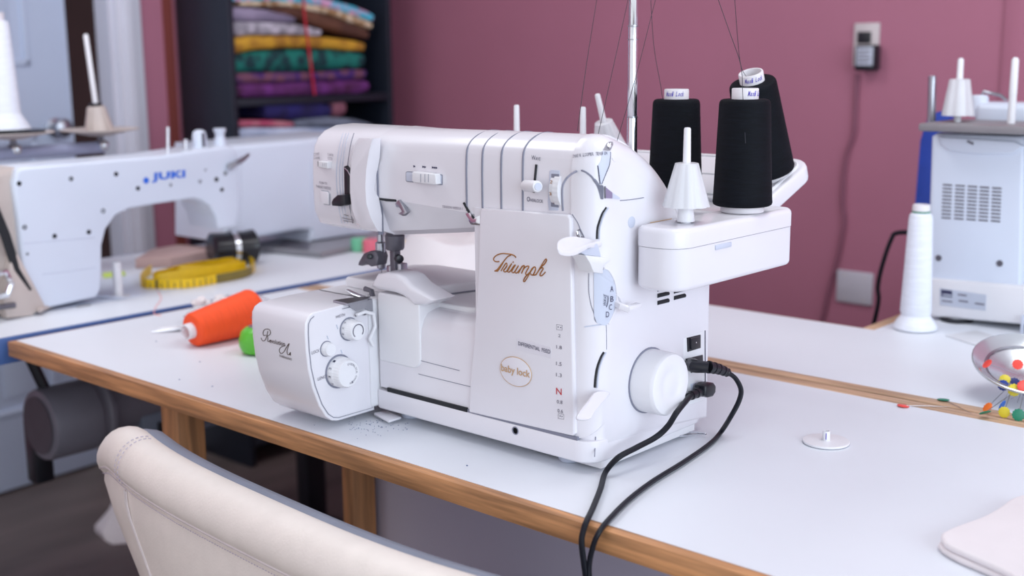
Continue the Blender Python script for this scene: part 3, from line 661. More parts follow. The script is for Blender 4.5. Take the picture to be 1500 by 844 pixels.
# pocket dial laid on as an inlay, the pocket's shade put into its pale grey
def cq(a, b): return 820+a*.2013, 350+b*.2013
patch([cq(*q) for q in ((248, 245), (300, 250), (320, 215), (345, 225), (378, 280), (398, 340), (405, 420), (400, 490), (380, 550), (352, 610), (330, 630), (268, 612), (250, 560))], PWd, 'pattern_dial', off=.0010, th=.0014)
MB().tube(spline([hit(*cq(*q), .0006) for q in ((318, 214), (350, 226), (384, 280), (403, 340), (410, 420), (405, 490), (384, 552), (352, 618))], 4), .0011, 6).build('dial_rim', PW, S)
MB().tube(spline([hit(*cq(*q), .0003) for q in ((212, 250), (212, 380), (228, 480), (250, 545), (255, 590), (275, 612))], 4), .0004, 5).build('seam', GROOVE, S)
XD = .0015
for s_, a, b in (('A', 361, 384), ('B', 362, 458), ('C', 352, 518), ('D', 331, 570)):
    text(s_, hit(*cq(a, b), XD), hit(*cq(a+21, b-3), XD), hit(*cq(a, b-41), XD), INK, S, thick=.0001)
text('WAVE', hit(*cq(332, 490), XD), hit(*cq(336, 408), XD), hit(*cq(312, 482), XD), INK, S, thick=.0001)
MB().tube(spline([hit(*cq(*q), XD) for q in ((345, 412), (347, 440), (342, 470), (334, 496))], 3), .0004, 5).build('dial_mark', INK, S)
lv = [hit(*cq(402, 470), .0), at(*cq(440, 490), x=.008), at(*cq(505, 515), x=.016)]
MB().tube(lv, [.0022, .0026, .0024], 8, flat=1.6).box(.010, .018, lv[2].y-.002, lv[2].y+.020, lv[2].z-.001, lv[2].z+.004, .001).build('dial_lever', PW, S)
MB().tube([hit(*cq(*q), .0004) for q in ((405, 400), (430, 425), (445, 460))], .0018, 6).build('dial_arm', PW, S)
MB().tube(spline([hit(*cq(*q), .0004) for q in ((180, 640), (250, 630), (322, 622))], 3), .0007, 5).build('seam', PWd, S)
MB().tube(spline([hit(u, v, .0001) for u, v in ((888, 476), (888.5, 495), (888.5, 512))], 3), .0004, 5).build('seam', GROOVE, S)
# differential feed lever
def c3(a, b): return 820+a*.2844, 480+b*.2844
lvp = [at(*c3(*q), x=x_) for *q, x_ in ((90, 470, .008), (110, 425, .009), (150, 375, .006), (190, 330, .001), (260, 335, .001), (215, 390, .007), (175, 440, .010), (150, 475, .011))]
MB().loft(puff(spline(lvp, 4, True), (.8, -.3, .4), (-.004, -.003, -.0006, .0004), (.97, 1, 1, .95))).build('feed_lever', PW, S)
# handwheel
hc = at(983.5, 564, x=.031)
MB().lathe([(.0372, -.031), (.0372, -.0300), (.0355, -.0298)], hc, (1, 0, 0), 40).build('handwheel_ring', GROOVE, S)
hw = MB().lathe([(.0355, -.031), (.0352, -.006), (.0346, -.0025), (.0335, -.0006), (.0315, .0002), (.0200, .0002), (.0180, -.0004), (.0120, -.0008), (.0095, -.0004), (.0, -.0002)], hc, (1, 0, 0), 64, wob=lambda i, n, z: 1-.0025*(i % 2) if -.03 < z < -.004 else 1).build('handwheel', PWm, S)
# vents, power switch, sockets
for a, b in ((748, 360), (748, 406), (748, 458), (868, 375), (868, 422)):
    p, q = hit(*cq(a-38, b+9), .0), hit(*cq(a+40, b-10), .0)
    MB().tube([p, p.lerp(q, .5), q], .0024, 8).build('vent_slot', DARK, S)
    MB().tube([p+Vector((0.0004, .001, -.0016)), q+Vector((.0004, .001, -.0016))], .0009, 6).build('vent_lip', PWd, S)
def side(u, v): return at(u, v, x=0)
q = [side(*c3(*p)) for p in ((636, 55), (745, 14), (745, 300), (740, 372), (668, 396), (636, 300))]
rprism([(p.y, p.z) for p in q], 'x', -.004, .0004, 0, .0002, 2).build('socket_panel', PWm, S)
MB().tube([side(*c3(*p))+Vector((.0005, 0, 0)) for p in ((747, 15), (748, 300))], .0006, 6).build('seam', INK, S)
q = [side(*c3(*p)) for p in ((652, 52), (720, 36), (720, 104), (655, 124))]
o = rprism([(p.y, p.z) for p in q], 'x', 0, .0018, 0, .0004, 2).build('power_switch', BLK, S)
q = [at(*c3(*p), x=.002) for p in ((670, 54), (716, 44), (716, 98), (672, 112))]
rprism([(p.y, p.z) for p in q], 'x', .001, .0042, 0, .001, 2).build('rocker', BLK, o)
p = at(*c3(704, 77), x=.0044); MB().lathe([(.0008, -.0004), (.0008, .0002), (0, .0002)], p, (1, 0, 0), 12).build('switch_dot', CARD, o)
q = [side(*c3(*p)) for p in ((645, 160), (730, 140), (732, 215), (672, 232), (660, 200))]
rprism([(p.y, p.z) for p in q], 'x', -.002, .0022, 0, .0006, 2).build('power_socket', BLK, S)
q = [side(*c3(*p)) for p in ((672, 290), (735, 275), (737, 345), (676, 362))]
rprism([(p.y, p.z) for p in q], 'x', -.002, .0012, 0, .0003, 2).build('pedal_socket', PWd, S)
# flaps and wire rest under the right side
for (a0, b0), (a1, b1), hgt in (((196, 705), (312, 655), .009), ((312, 655), (562, 568), .004), ((572, 556), (676, 515), .008)):
    p, q = at(*c3(a0, b0), z=ZT+.002), at(*c3(a1, b1), z=ZT+.002)
    mb = MB(); d = (q-p); nrm = Vector((d.y, -d.x, 0)).normalized()*.006
    pl = [(p.x-nrm.x, p.y-nrm.y), (q.x-nrm.x, q.y-nrm.y), (q.x, q.y), (p.x, p.y)]
    mb.prism(pl, 'z', ZT+.0005, ZT+.0005+hgt, .0015); mb.build('bottom_flap', PW, S)
MB().box(-.10, -.004, .02, .20, ZT+.004, .0).build('underside', PWm, S)
P = [at(*c3(*q), z=ZT+.004) for q in ((520, 545), (600, 560), (700, 550), (752, 548), (700, 540), (560, 538))]
MB().tube(spline(P, 5), .0009, 6).build('wire_rest', CHROME, S)

# ---- thread stand
tz0, tz1 = .183, .2505
wing = rrect(.004, .062, .062, .305, [.016, .026, .016, .012], 7)
rprism(wing, 'z', tz0, .2290, .006, 0, 4).build('tray_base', PW, S)
rprism(inset(wing, -.0005), 'z', .2296, tz1, 0, .006, 4).build('tray_lid', PW, S)
MB().prism(inset(wing, .0014), 'z', .2285, .2300).build('tray_gap', GROOVE, S)
p = at(1057, 361, x=.0628); MB().box(.0615, .0635, p.y-.012, p.y+.020, p.z-.0028, p.z+.0028, .001).build('lid_catch', PWd, S)
rprism(rrect(-.44, .012, .235, .318, .012), 'z', .215, tz1-.004, .004, .004, 3).build('rear_tray', PW, S)
BT = Matrix.Translation((0, .318, .2445)) @ Matrix.Rotation(radians(21), 4, 'X')
mbw = rprism(rrect(-.47, .014, .002, .128, [.012, .02, .03, .012], 6), 'z', -.016, .006, .004, .005, 3)
bmesh.ops.transform(mbw.bm, matrix=BT, verts=mbw.bm.verts); mbw.build('rear_wing', PW, S)
mbw = MB()
for rr, zz in ((0, 0),):
    ring = rrect(-.46, .004, .012, .118, [.01, .016, .024, .01], 6)
    mbw.tube([BT @ Vector((x, y, .0068)) for x, y in ring], .0018, 6, closed=True)
mbw.build('wing_rim', PWm, S)
MB().tube([BT @ Vector((x, .066, .0068)) for x in (-.45, .002)], .0012, 6).build('wing_rib', PWm, S)
MB().tube([(.0055, .092, tz1), (.0055, .132, tz1)], .0005, 5).build('print_line', GOLDP, S)
def pin(base, h, m, r0=.0052, r1=.0037):
    up = m.to_3x3() @ Vector((0, 0, 1))
    MB().lathe([(r0, 0), (r1, h-.002), (r1-.0008, h-.0004), (0, h)], base, up, 18).build('spool_pin', PWm, S)
def holder(base, m, n=10):
    up = m.to_3x3() @ Vector((0, 0, 1))
    mb = MB().lathe([(.0255, 0), (.0125, .046), (.0105, .0465), (.0052, .0465), (.0052, .044), (.0105, .043), (.0238, .001)], base, up, 60, wob=lambda i, nn, z: 1-.09*max(0, sin(2*pi*i/nn*n))*(1-z/.05))
    mb.build('cone_holder', CLEAR, S)
    MB().lathe([(.0095, -.016), (.0078, 0), (.0085, .02), (.006, .042)], base, up, 24).build('holder_core', PWm, S)
I4 = Matrix.Identity(4)
pb = Vector((.036, .114, tz1)); pin(pb, .102, I4); holder(pb+Vector((0, 0, .018)), I4)
for u in (757, 854):
    p = at(u, 190, y=.278); pin(Vector((p.x, p.y, tz1-.004)), .115, I4)
q = at(908, 200, y=.40); bl = BT.inverted() @ q
pbw = BT @ Vector((bl.x, .075, .006)); pin(pbw, .105, BT); holder(pbw+(BT.to_3x3() @ Vector((0, 0, .018))), BT)
# telescopic pole with the thread guide bar above the picture
pp = at(926, 200, y=.245)
px_, py_ = pp.x, pp.y
MB().cyl((px_, py_, .22), (px_, py_, .352), .0066, 24, .0006).cyl((px_, py_, .352), (px_, py_, .461), .0060, 24, .0006).cyl((px_, py_, .461), (px_, py_, .66), .0054, 24, .0006).build('guide_pole', CHROME, S)
for z_ in (.352, .445, .461): MB().lathe([(.0069, 0), (.0069, .0012), (.0058, .0014)], (px_, py_, z_), (0, 0, 1), 24).build('pole_collar', STEEL, S)
MB().tube([(px_-.20, py_, .66), (px_, py_, .662), (px_+.20, py_, .66)], .0035, 8).build('guide_bar', STEEL, S)

# ---- cones of black thread on the stand
def cone(name, label, h=.121, r0=.0338, r1=.0282, loc=(0, 0, 0), rot=(0, 0, 0), m=THREADB, top=.0150, cm=CARD, group=None, word='Maxi-Lock', wa=0.0, cat='thread cone', toph=.012):
    t = thing(name, label, cat, loc, rot, group)
    W_ = t.matrix_basis
    def bd(mb, nm, mm, par):
        bmesh.ops.transform(mb.bm, matrix=W_, verts=mb.bm.verts); return mb.build(nm, mm, par)
    bd(MB().lathe([(r0*.62, .0012), (r0-.003, .0012), (r0-.0008, .0025), (r0, .005), (r0*.985, h*.08), (r1*1.02, h-.006), (r1, h-.003), (r1-.0015, h-.0008), (r1-.004, h), (top*.8, h)], n=48), 'thread_winding', m, t)
    core = bd(MB().lathe([(r0*.72, -.006), (r0*.74, -.004), (r0*.66, .004), (top, h-.002), (top, h+toph-.001), (top-.0006, h+toph), (top-.0022, h+toph), (top-.0026, h+toph-.002), (top-.003, h-.01), (0.001, h-.012)], n=36), 'cone_core', cm, t)
    if word:
        n = len(word)
        for i, chh in enumerate(word):
            if chh == '-': continue
            a = wa + (i-n/2)*.17; c_ = Vector((top*1.012*sin(a), -top*1.012*cos(a), h+toph*.30)); tv = Vector((cos(a), sin(a), 0))
            k = .0010
            mm = text(chh, W_ @ (c_-tv*k), W_ @ (c_+tv*k), W_ @ (c_-tv*k+tv*.0012+Vector((0, 0, toph*.48 if chh in 'MLkti' else toph*.32))), VIOINK, core, bold=.012)
    return t
faceA = math.atan2(CAM.x-0, -(CAM.y-.25))   # azimuth of the camera seen from the stand
c1 = cone('thread_cone', 'upright cone of black thread on the front wing of the stand, beside the empty pin', loc=(.034, .231, tz1+.0065), wa=faceA+1.0)
c2p = at(990, 200, y=.279)
c2 = cone('thread_cone', 'upright cone of black thread beside the chrome pole, leftmost of the three', loc=(c2p.x, .279, tz1+.0025), wa=faceA-.05)
q = at(1129, 232, y=.385); bl = BT.inverted() @ q
c3p = BT @ Vector((bl.x, .070, .0125))
c3_ = cone('thread_cone', 'tilted cone of black thread leaning forward on the raised rear wing', loc=c3p, rot=(radians(21), 0, 0), wa=faceA+.25)
def strand(pts, par, name='thread', r=.0004):
    P = spline(pts, 5); MB().tube(P, r, 4).build(name, THREADL, par)
strand([at(970, 330, y=.247), at(974, 200, y=.252), at(970, 140, y=.256), at(957, 60, y=.25), at(951, -60, y=.245)], c2)
strand([at(1092, 210, y=.205), at(1088, 140, y=.210), at(1085, 95, y=.218), at(1068, 45, y=.22), at(1040, -35, y=.245)], c1)
strand([at(1093, 112, y=.30), at(1085, 95, y=.30), at(1080, 50, y=.27), at(1073, -50, y=.245)], c3_)
for nm, P in enumerate(([(877, -30, .245), (874, 0, .24), (859, 95, .16), (846, 192, .06)], [(927, -30, .245), (920, 0, .24), (898, 100, .15), (876, 198, .06)], [(968, -30, .245), (960, 0, .24), (932, 110, .14), (904, 206, .06)])):
    strand([at(u, v, y=y) for u, v, y in P], S, 'thread')
# ------------------------------------------------------------------ cords of the serger
def cord(name, label, pts, r, m, plug):
    t = thing(name, label, 'cord', (pts[0].x, pts[0].y, ZT))
    MB().tube(spline(pts, 7), r, 10, flat=.75).build('cable', m, t); plug(t); return t
def tz(u, v, r=.0042): return at(u, v, z=ZT+r)
R1 = .0036
def plug1(t):
    a, b, c = at(*c3(675, 190), x=.003), at(*c3(700, 200), x=.02), at(*c3(770, 205), x=.034)
    MB().tube([a, b, c], [.0105, .0100, .0085], 12, flat=.75).build('plug', BLK, t)
    P = [at(*c3(a_, b_), x=.034+.0016*i) for i, (a_, b_) in enumerate(((765, 203), (790, 207), (815, 213), (840, 222), (862, 231), (873, 236)))]
    mb = MB().tube(P, [.0068, .0063, .0058, .0053, .0049, .0040], 12)
    for i, p in enumerate(P[:-1]): mb.tube([p, p+(P[i+1]-p)*.35], .0074-.0005*i, 12)
    mb.build('strain_relief', BLK, t)
cord('mains_cable', 'black mains cord running from the upper socket of the serger over the table edge',
     [at(*c3(868, 234), x=.042), at(*c3(905, 262), x=.046), at(*c3(933, 320), x=.05), at(*c3(922, 380), x=.05), at(*c3(880, 460), x=.046), tz(1056, 633), tz(1040, 650), tz(1003, 676), tz(955, 706), tz(920, 733), tz(893, 760), at(878, 779, y=-.112), at(869, 800, y=-.116), at(863, 830, y=-.117), at(865, 870, y=-.12), at(870, 930, y=-.125)], R1, RUBBER, plug1)
def plug2(t):
    a, b = at(*c3(690, 300), x=.002), at(*c3(760, 318), x=.016)
    q = [at(*c3(*p), x=.014) for p in ((728, 300), (748, 284), (776, 282), (786, 296), (784, 330), (770, 352), (745, 358), (728, 348))]
    rprism([(p.y, p.z) for p in q], 'x', .004, .020, .003, .003, 3).build('plug', BLK, t)
    P = [at(*c3(*p), x=.012) for p in ((735, 325), (710, 335), (685, 346), (662, 356))]
    mb = MB().tube(P, [.0058, .0054, .005, .0045], 10)
    for i, p in enumerate(P[:-1]): mb.tube([p, p+(P[i+1]-p)*.4], .0064-.0004*i, 10)
    mb.build('strain_relief', BLK, t)
cord('pedal_cable', 'black foot-pedal cord from the lower socket looping past the handwheel',
     [at(*c3(672, 352), x=.014), at(*c3(640, 390), x=.034), at(*c3(600, 440), x=.044), at(*c3(555, 510), x=.036), at(960, 641, x=.028), at(932, 656, x=.024), at(905, 671, x=.020), tz(887, 692), tz(880, 715), tz(869, 743), tz(860, 762), at(855, 776, y=-.113), at(852, 795, y=-.118), at(856, 830, y=-.119), at(862, 870, y=-.12), at(872, 930, y=-.125)], R1, RUBBER, plug2)

# lint, spool cap, folded cloth
mb = MB(); rl = random.Random(3)
for i in range(70):
    u, v = rl.gauss(547, 24), rl.gauss(624, 8)
    if v < 612: v = 612+rl.random()*20
    p = at(u, v, z=ZT+.0006); a = rl.random()*6.3; L = rl.uniform(.0005, .0014)
    mb.tube([p, p+Vector((L*cos(a), L*sin(a), .0003))], .0004, 4)
for u, v in ((228, 500), (292, 530), (262, 556), (310, 566), (683, 682), (1425, 470)):
    p = at(u, v, z=ZT+.0006); mb.tube([p, p+Vector((.0015, .001, 0))], .0006, 4)
o = own(mb.build('lint', mat('blue_grey_lint', (96, 112, 150), .9, var=.1), None, smooth=0)); o['kind'] = 'stuff'; tag(o, 'fine blue grey lint scattered on the worktable below the serger cover', 'lint')
p = at(1210, 649, z=ZT)
t = thing('spool_disc', 'flat white spool disc with a short post lying on the front worktable', 'disc', p)
MB().lathe([(.024, .0004), (.0262, .0008), (.0268, .002), (.0262, .0032), (.024, .0036), (.0055, .0036)], p, n=48).build('disc', PWm, t)
MB().lathe([(.0046, .003), (.0044, .0135), (.0038, .0145), (.003, .0145), (.0028, .010), (0, .010)], p, n=24).build('post', PWm, t)
pr = Vector((cos(faceA), sin(faceA), 0)); fw = Vector((sin(faceA), -cos(faceA), 0))
b0 = p+fw*.00455+Vector((0, 0, .0055))-pr*.0006
MB().tube([b0, b0+Vector((0, 0, .0075))], .0005, 5).build('print_line', VIOINK, t)
# folded white cloth near the front right corner
A, B = at(1374, 806, z=ZT), at(1505, 741, z=ZT); Cc = at(1560, 905, z=ZT); Dd = Cc+(B-A)
mb = MB(); g = 14; layers = []
t = thing('folded_cloth', 'folded off-white cloth at the front right of the worktable', 'cloth', (A+Cc)/2)
def clothlayer(z0, th, k, sd):
    rr = random.Random(sd); rings = []; c_ = (A+Dd)/2
    base = [A, A.lerp(B, .5), B, B.lerp(Dd, .5), Dd, Dd.lerp(Cc, .5), Cc, Cc.lerp(A, .5)]
    base = spline([c_+(p-c_)*k for p in base], 6, closed=True)
    pts = []
    for i, p in enumerate(base): pts.append(p+Vector((rr.uniform(-.0006, .0006), rr.uniform(-.0006, .0006), 0)))
    q = [(p.x, p.y) for p in pts]
    return rprism(q, 'z', ZT+z0, ZT+z0+th, th*.45, th*.45, 4)
clothlayer(.0004, .0062, 1, 1).build('cloth_layer', WHCLOTH, t); clothlayer(.0066, .0066, .985, 2).build('cloth_layer', WHCLOTH, t)

# ------------------------------------------------------------------ pin dish and pins
dc = at(1506, 534, y=.60); nv = (Vector((.22, -.30, 1))).normalized()
t = thing('pin_dish', 'round chrome pin dish propped up on pins at the right edge', 'dish', dc)
MB().lathe([(.0, -.018), (.024, -.0175), (.030, -.015), (.046, -.010), (.060, -.003), (.0655, .0015), (.0675, .0028), (.0690, .0022), (.0692, .0005), (.0685, -.0008), (.062, -.0050), (.048, -.0122), (.031, -.0175), (.024, -.0195), (0, -.0200)], dc, nv, 64).build('bowl', mat('dish_steel', (214, 220, 224), .24, metal=.85, var=.03), t)
MB().lathe([(.048, -.0090), (.050, -.0080), (.0515, -.0066), (.0525, -.0066), (.0525, -.0074)], dc, nv, 64, cap=False).build('rim_ring', STEEL, t)
PINC = {k: mat(k+'_pin_head', c_, .4, var=.06) for k, c_ in dict(red=(240, 78, 66), orange=(246, 122, 36), yellow=(222, 204, 50), blue=(34, 62, 150), navy=(26, 40, 104), green=(16, 122, 92), azure=(40, 104, 200)).items()}
def flower(c_, nrm, r, m, parent):
    mb = MB().lathe([(r*.9, -.0006), (r, -.0003), (r, .0003), (r*.9, .0006), (r*.3, .0009), (0, .0009)], c_, nrm, 48, wob=lambda i, n, z: 1+.07*cos(2*pi*i/n*12))
    return mb.build('pin_head', m, parent)
def pin_(k, label, hc_, tip, face, r=.0068, group=None):
    t = thing('flower_pin', label, 'pin', hc_); tag(t, label, 'pin', group or 'flower-head pins')
    flower(hc_, face, r, PINC[k], t)
    MB().tube([hc_, hc_.lerp(tip, .5)+Vector((0, 0, .0004)), tip], [.0005, .00045, .0002], 6).build('shaft', STEEL, t)
toc = lambda p: (CAM-p).normalized()
hub = at(1500, 572, y=.59)
def ph(u, v, y): return at(u, v, y=y)
pin_('red', 'red flower-head pin stuck on the left rim of the chrome dish', ph(1446, 533, .565), ph(1490, 548, .60), Vector((-.5, -.6, .75)))
pin_('red', 'red flower-head pin lying inside the chrome dish', ph(1491, 534, .60), ph(1520, 540, .62), Vector((.3, -.8, .5)))
pin_('blue', 'dark blue flower-head pin hanging under the left of the dish', ph(1469.5, 564.5, .56), ph(1505, 560, .60), Vector((.35, -.85, .3)))
pin_('yellow', 'yellow flower-head pin tucked up against the underside of the dish rim', ph(1472, 556, .572), ph(1452, 560, .57), Vector((.2, -.7, .6)))
pin_('yellow', 'yellow flower-head pin facing forward in the middle of the cluster', ph(1485.5, 571.5, .552), ph(1510, 567, .59), Vector((.5, -.85, .25)), .0078)
pin_('navy', 'navy flower-head pin half hidden behind the middle yellow one', ph(1486, 561, .575), ph(1515, 575, .59), Vector((.4, -.7, .5)))
pin_('red', 'red flower-head pin at the right of the cluster below the dish', ph(1499, 566, .556), ph(1490, 590, .57), Vector((.6, -.8, .2)), .0075)
pin_('orange', 'orange flower-head pin standing low at the left of the cluster', at(1446.5, 597, z=ZT+.0075), ph(1478, 566, .575), Vector((-.45, -.65, .6)))
pin_('green', 'green flower-head pin edge-on below the orange one', at(1443, 604.5, z=ZT+.0075), ph(1490, 572, .58), Vector((-.5, .3, .9)))
pin_('azure', 'bright blue pin seen edge-on between orange and yellow heads', at(1468, 594, z=ZT+.0075), ph(1478, 573, .58), Vector((-.85, .1, .3)))
pin_('yellow', 'yellow flower-head pin lowest of the three yellow ones', at(1471, 604, z=ZT+.0075), ph(1483, 568, .57), Vector((.1, -.75, .1)))
pin_('green', 'dark green flower-head pin standing at the front right of the cluster', at(1492, 608, z=ZT+.0075), ph(1500, 575, .57), Vector((.45, -.85, .2)), .0075)
pin_('navy', 'navy flower-head pin at the far right behind the red one', ph(1503, 572, .58), ph(1480, 585, .57), Vector((.5, -.8, .2)))
q = at(1323, 594.5, z=ZT+.0015); pin_('red', 'red flower-head pin lying flat at the back edge of the front worktable', q, at(1392, 596, z=ZT+.001), Vector((.05, .1, 1)), .0072)
q = at(1382, 585.5, z=ZT+.0016); pin_('green', 'green flower-head pin lying flat on the oak lipping between the tables', q, at(1423, 606, z=ZT+.001), Vector((-.05, .1, 1)), .0072)

# ------------------------------------------------------------------ things on the left of the front worktable
A = at(272, 494, z=ZT+.018); B = at(392, 458, z=ZT+.031); ax_ = (B-A); L = .118
lift = math.asin(.012/L)
dirv = Vector((ax_.x, ax_.y, 0)).normalized()*cos(lift)+Vector((0, 0, sin(lift)))
# the cone lies on its side: its top points to the camera's left
qm = (-dirv).to_track_quat('Z', 'Y')
loc = A + Vector((0, 0, .0075)) + dirv*(L+.012)
cone('orange_thread_cone', 'bright orange thread cone lying on its side behind the serger cover', h=.118, r0=.0365, r1=.0265, loc=loc, rot=qm.to_euler(), m=THREADO, word='', top=.0125)
p = at(372, 522, z=ZT)+Vector((-.012, .02, 0))
t = thing('pincushion_jar', 'small lime green round jar with metal top beside the orange cone', 'jar', p)
MB().lathe([(.020, .0005), (.026, .003), (.0305, .012), (.0305, .022), (.027, .034), (.020, .040), (.012, .042)], p, n=40).build('body', GREENP, t)
MB().lathe([(.0155, .0395), (.0155, .0425), (.011, .0435), (.006, .044), (.006, .05), (0, .05)], p, n=28).build('cap', STEEL, t)
MB().tube([p+Vector((-.004, 0, .050)), p+Vector((-.022, .004, .051))], .0014, 6).build('handle', STEEL, t)
# seam ripper / scissors with white handle
a, b, c = at(222, 486, z=ZT+.003), at(262, 482, z=ZT+.004), at(330, 466, z=ZT+.006)
t = thing('scissors', 'pair of scissors with pale handles lying behind the orange cone', 'scissors', b)
d = (b-a).normalized(); n_ = Vector((-d.y, d.x, 0))
MB().loft([[a-n_*.0005, a+n_*.0005, a+Vector((0, 0, .0008))], [b-n_*.006, b+n_*.004, b+Vector((0, 0, .003))], [c-n_*.008, c+n_*.004, c+Vector((0, 0, .004))]]).build('blade', STEEL, t)
a2 = at(232, 483, z=ZT+.006)+n_*.012
MB().loft([[a2-n_*.0005, a2+n_*.0005, a2+Vector((0, 0, .0008))], [b+n_*.002, b+n_*.014, b+n_*.008+Vector((0, 0, .003))], [c+n_*.004, c+n_*.018, c+n_*.01+Vector((0, 0, .004))]]).build('blade', PWm, t)
MB().tube(spline([c+n_*.012+d*.01+Vector((.03*cos(q_), .02*sin(q_), .004)) for q_ in [2*pi*i/12 for i in range(12)]], 3, True), .004, 8, closed=True).build('handle', PWm, t)
# clear bag of trimmings behind the orange cone
bc = at(335, 452, z=ZT+.018); rb = random.Random(5)
t = thing('trimmings_bag', 'clear crumpled bag of pale trimmings behind the orange cone', 'bag', (bc.x, bc.y, ZT))
mb = MB(); rings = []
for i in range(9):
    s_ = -1+2*i/8; w_ = max(.05, (1-s_*s_)**.5)
    rings.append([bc+Vector((.0, .085*s_, 0))+Vector((.035*w_*cos(a)*(1+rb.uniform(-.18, .18)), rb.uniform(-.006, .006), max(-.0165, .02*w_*sin(a)*(1+rb.uniform(-.25, .25))-.0))) for a in [2*pi*k/14 for k in range(14)]])
mb.loft(rings).build('bag_skin', mat('clear_bag_film', (226, 228, 236), .2, var=.03, alpha=.45), t)
mats_ = [mat('pale_trim', (232, 226, 226), .8, var=.05), mat('yellow_trim', (236, 196, 66), .7, var=.05), mat('pink_trim', (226, 92, 160), .7, var=.05), mat('orange_trim', (240, 150, 70), .7, var=.05)]
for mi, nn in ((0, 26), (1, 4), (2, 3), (3, 3)):
    mb = MB()
    for i in range(nn):
        c_ = bc+Vector((rb.uniform(-.018, .018), rb.uniform(-.062, .062), rb.uniform(-.008, .020))); mb.lathe([(.003, -.006), (.0085, -.003), (.0085, .003), (.003, .006)], c_, (rb.uniform(-1, 1), rb.uniform(-1, 1), 1), 8)
    o = mb.build('trimmings', mats_[mi], t); o['kind'] = 'stuff'

# ------------------------------------------------------------------ chair
ct_ = thing('office_chair', 'cream leatherette chair with padded rounded back, in front of the worktable', 'chair', (-.2, -.3, ZF))
XC, YCB = -.258, -.242
def chair_pt(s, d, z):
    """s along the back (-1..1), d outward (towards the camera) and z height"""
    wdt = .43 - .72*min(.17, max(0, -.112-z))
    rot = radians(-3.6)
    x = wdt*s; y = .058*abs(s)**3.0 - d*(1-.0*abs(s))
    x -= .45*d*s*abs(s)*-1*.6
    return Vector((XC+x*cos(rot)-y*sin(rot), YCB+x*sin(rot)+y*cos(rot), z))
def ztop(s): return -.029-.060*max(0, (abs(s)-.72)/.28)**2.4
NS = 40
def band(sec):
    return [[chair_pt(s, *q) for q in sec(s)] for s in [-1+2*i/NS for i in range(NS+1)]]
def roll(s):
    e = max(0, (abs(s)-.86)/.14); k = (1-e**3*.55); zt_ = ztop(s); H = .056*k; D = .033*k
    out = []
    for i in range(15):
        a = -pi*.30+pi*1.30*i/14
        out.append((D*cos(a)*1.0+.004, zt_-H*.62+H*.62*sin(a) if a > 0 else zt_-H*.62+H*.5*sin(a)))
    return out
MB().loft(band(roll)).build('back_roll', CREAM, ct_)
def outer(s):
    zt_ = ztop(s)-.051*(1-.3*max(0, (abs(s)-.86)/.14))
    return [(.024, zt_+.002), (.0285, zt_-.012), (.030, zt_-.05), (.026, zt_-.12), (.014, -.32), (-.012, -.32), (-.012, zt_)]
MB().loft(band(outer)).build('outer_back', CREAM, ct_)
def inner(s):
    zt_ = ztop(s)
    return (lambda k: [(-.004, zt_-.010), (-.020*k, zt_-.006), (-.034*k, zt_-.010), (-.046*k, zt_-.022), (-.052*k, zt_-.046), (-.052*k, zt_-.09), (-.05*k, -.32), (-.010*k, -.32)])(1-.75*max(0, (abs(s)-.72)/.28)**2)
MB().loft([[chair_pt(s*.985, *q) for q in inner(s)] for s in [-1+2*i/NS for i in range(NS+1)]]).build('inner_back', CHGREY, ct_)
zs = lambda s: ztop(s)-.049*(1-.3*max(0, (abs(s)-.86)/.14))
MB().tube([chair_pt(s, .0315, zs(s)) for s in [-.915+1.83*i/60 for i in range(61)]], .0022, 8).build('piping', CREAMT, ct_)
mb = MB()
for i in range(150):
    s = -.90+1.80*i/150; mb.tube([chair_pt(s, .0305, zs(s)-.0085), chair_pt(s+.006, .0305, zs(s+.006)-.0085)], .0006, 4)
for sx in (-.64, .74):
    for ds in (-.012, .012):
        for i in range(15):
            a0 = -pi*.24+pi*.85*i/15; a1 = a0+.10
            P = [(.0350*cos(a)+.0042, ztop(sx)-.0347+.0355*sin(a)*(1 if a > 0 else .8)) for a in (a0, a1)]
            mb.tube([chair_pt(sx+ds, *q_) for q_ in P], .0006, 4)
o = mb.build('stitching', STITCH, ct_); o['kind'] = 'stuff'
for sx, k in ((-.64, .09), (.74, -.09)):
    for ds in (-.007, .007): MB().tube([chair_pt(sx+ds+k*i/12, [.030, .0306, .0306, .0300, .029, .028, .0272, .0262, .025, .0236, .022, .0205, .019][i], zs(sx)-.012-.0165*i) for i in range(13)], .0010, 5).build('seam', CREAMT, ct_)
MB().box(-.44, -.03, -.27, .10, -.36, -.28, .03, 4).build('seat', CREAM, ct_)
MB().cyl((-.235, -.1, ZF+.10), (-.235, -.1, -.36), .025, 20).build('gas_column', BLK, ct_)
for i in range(5):
    a = 2*pi*i/5; MB().tube([(-.235, -.1, ZF+.1), (-.235+.26*cos(a), -.1+.26*sin(a), ZF+.065)], [.022, .013], 8).build('base_spoke', BLK, ct_)
for i in range(5):
    a = 2*pi*i/5; c_ = Vector((-.235+.255*cos(a), -.1+.255*sin(a), ZF+.028)); MB().lathe([(.024, -.014), (.028, -.010), (.028, .010), (.024, .014)], c_, (sin(a), -cos(a), 0), 20).build('caster', BLK, ct_)
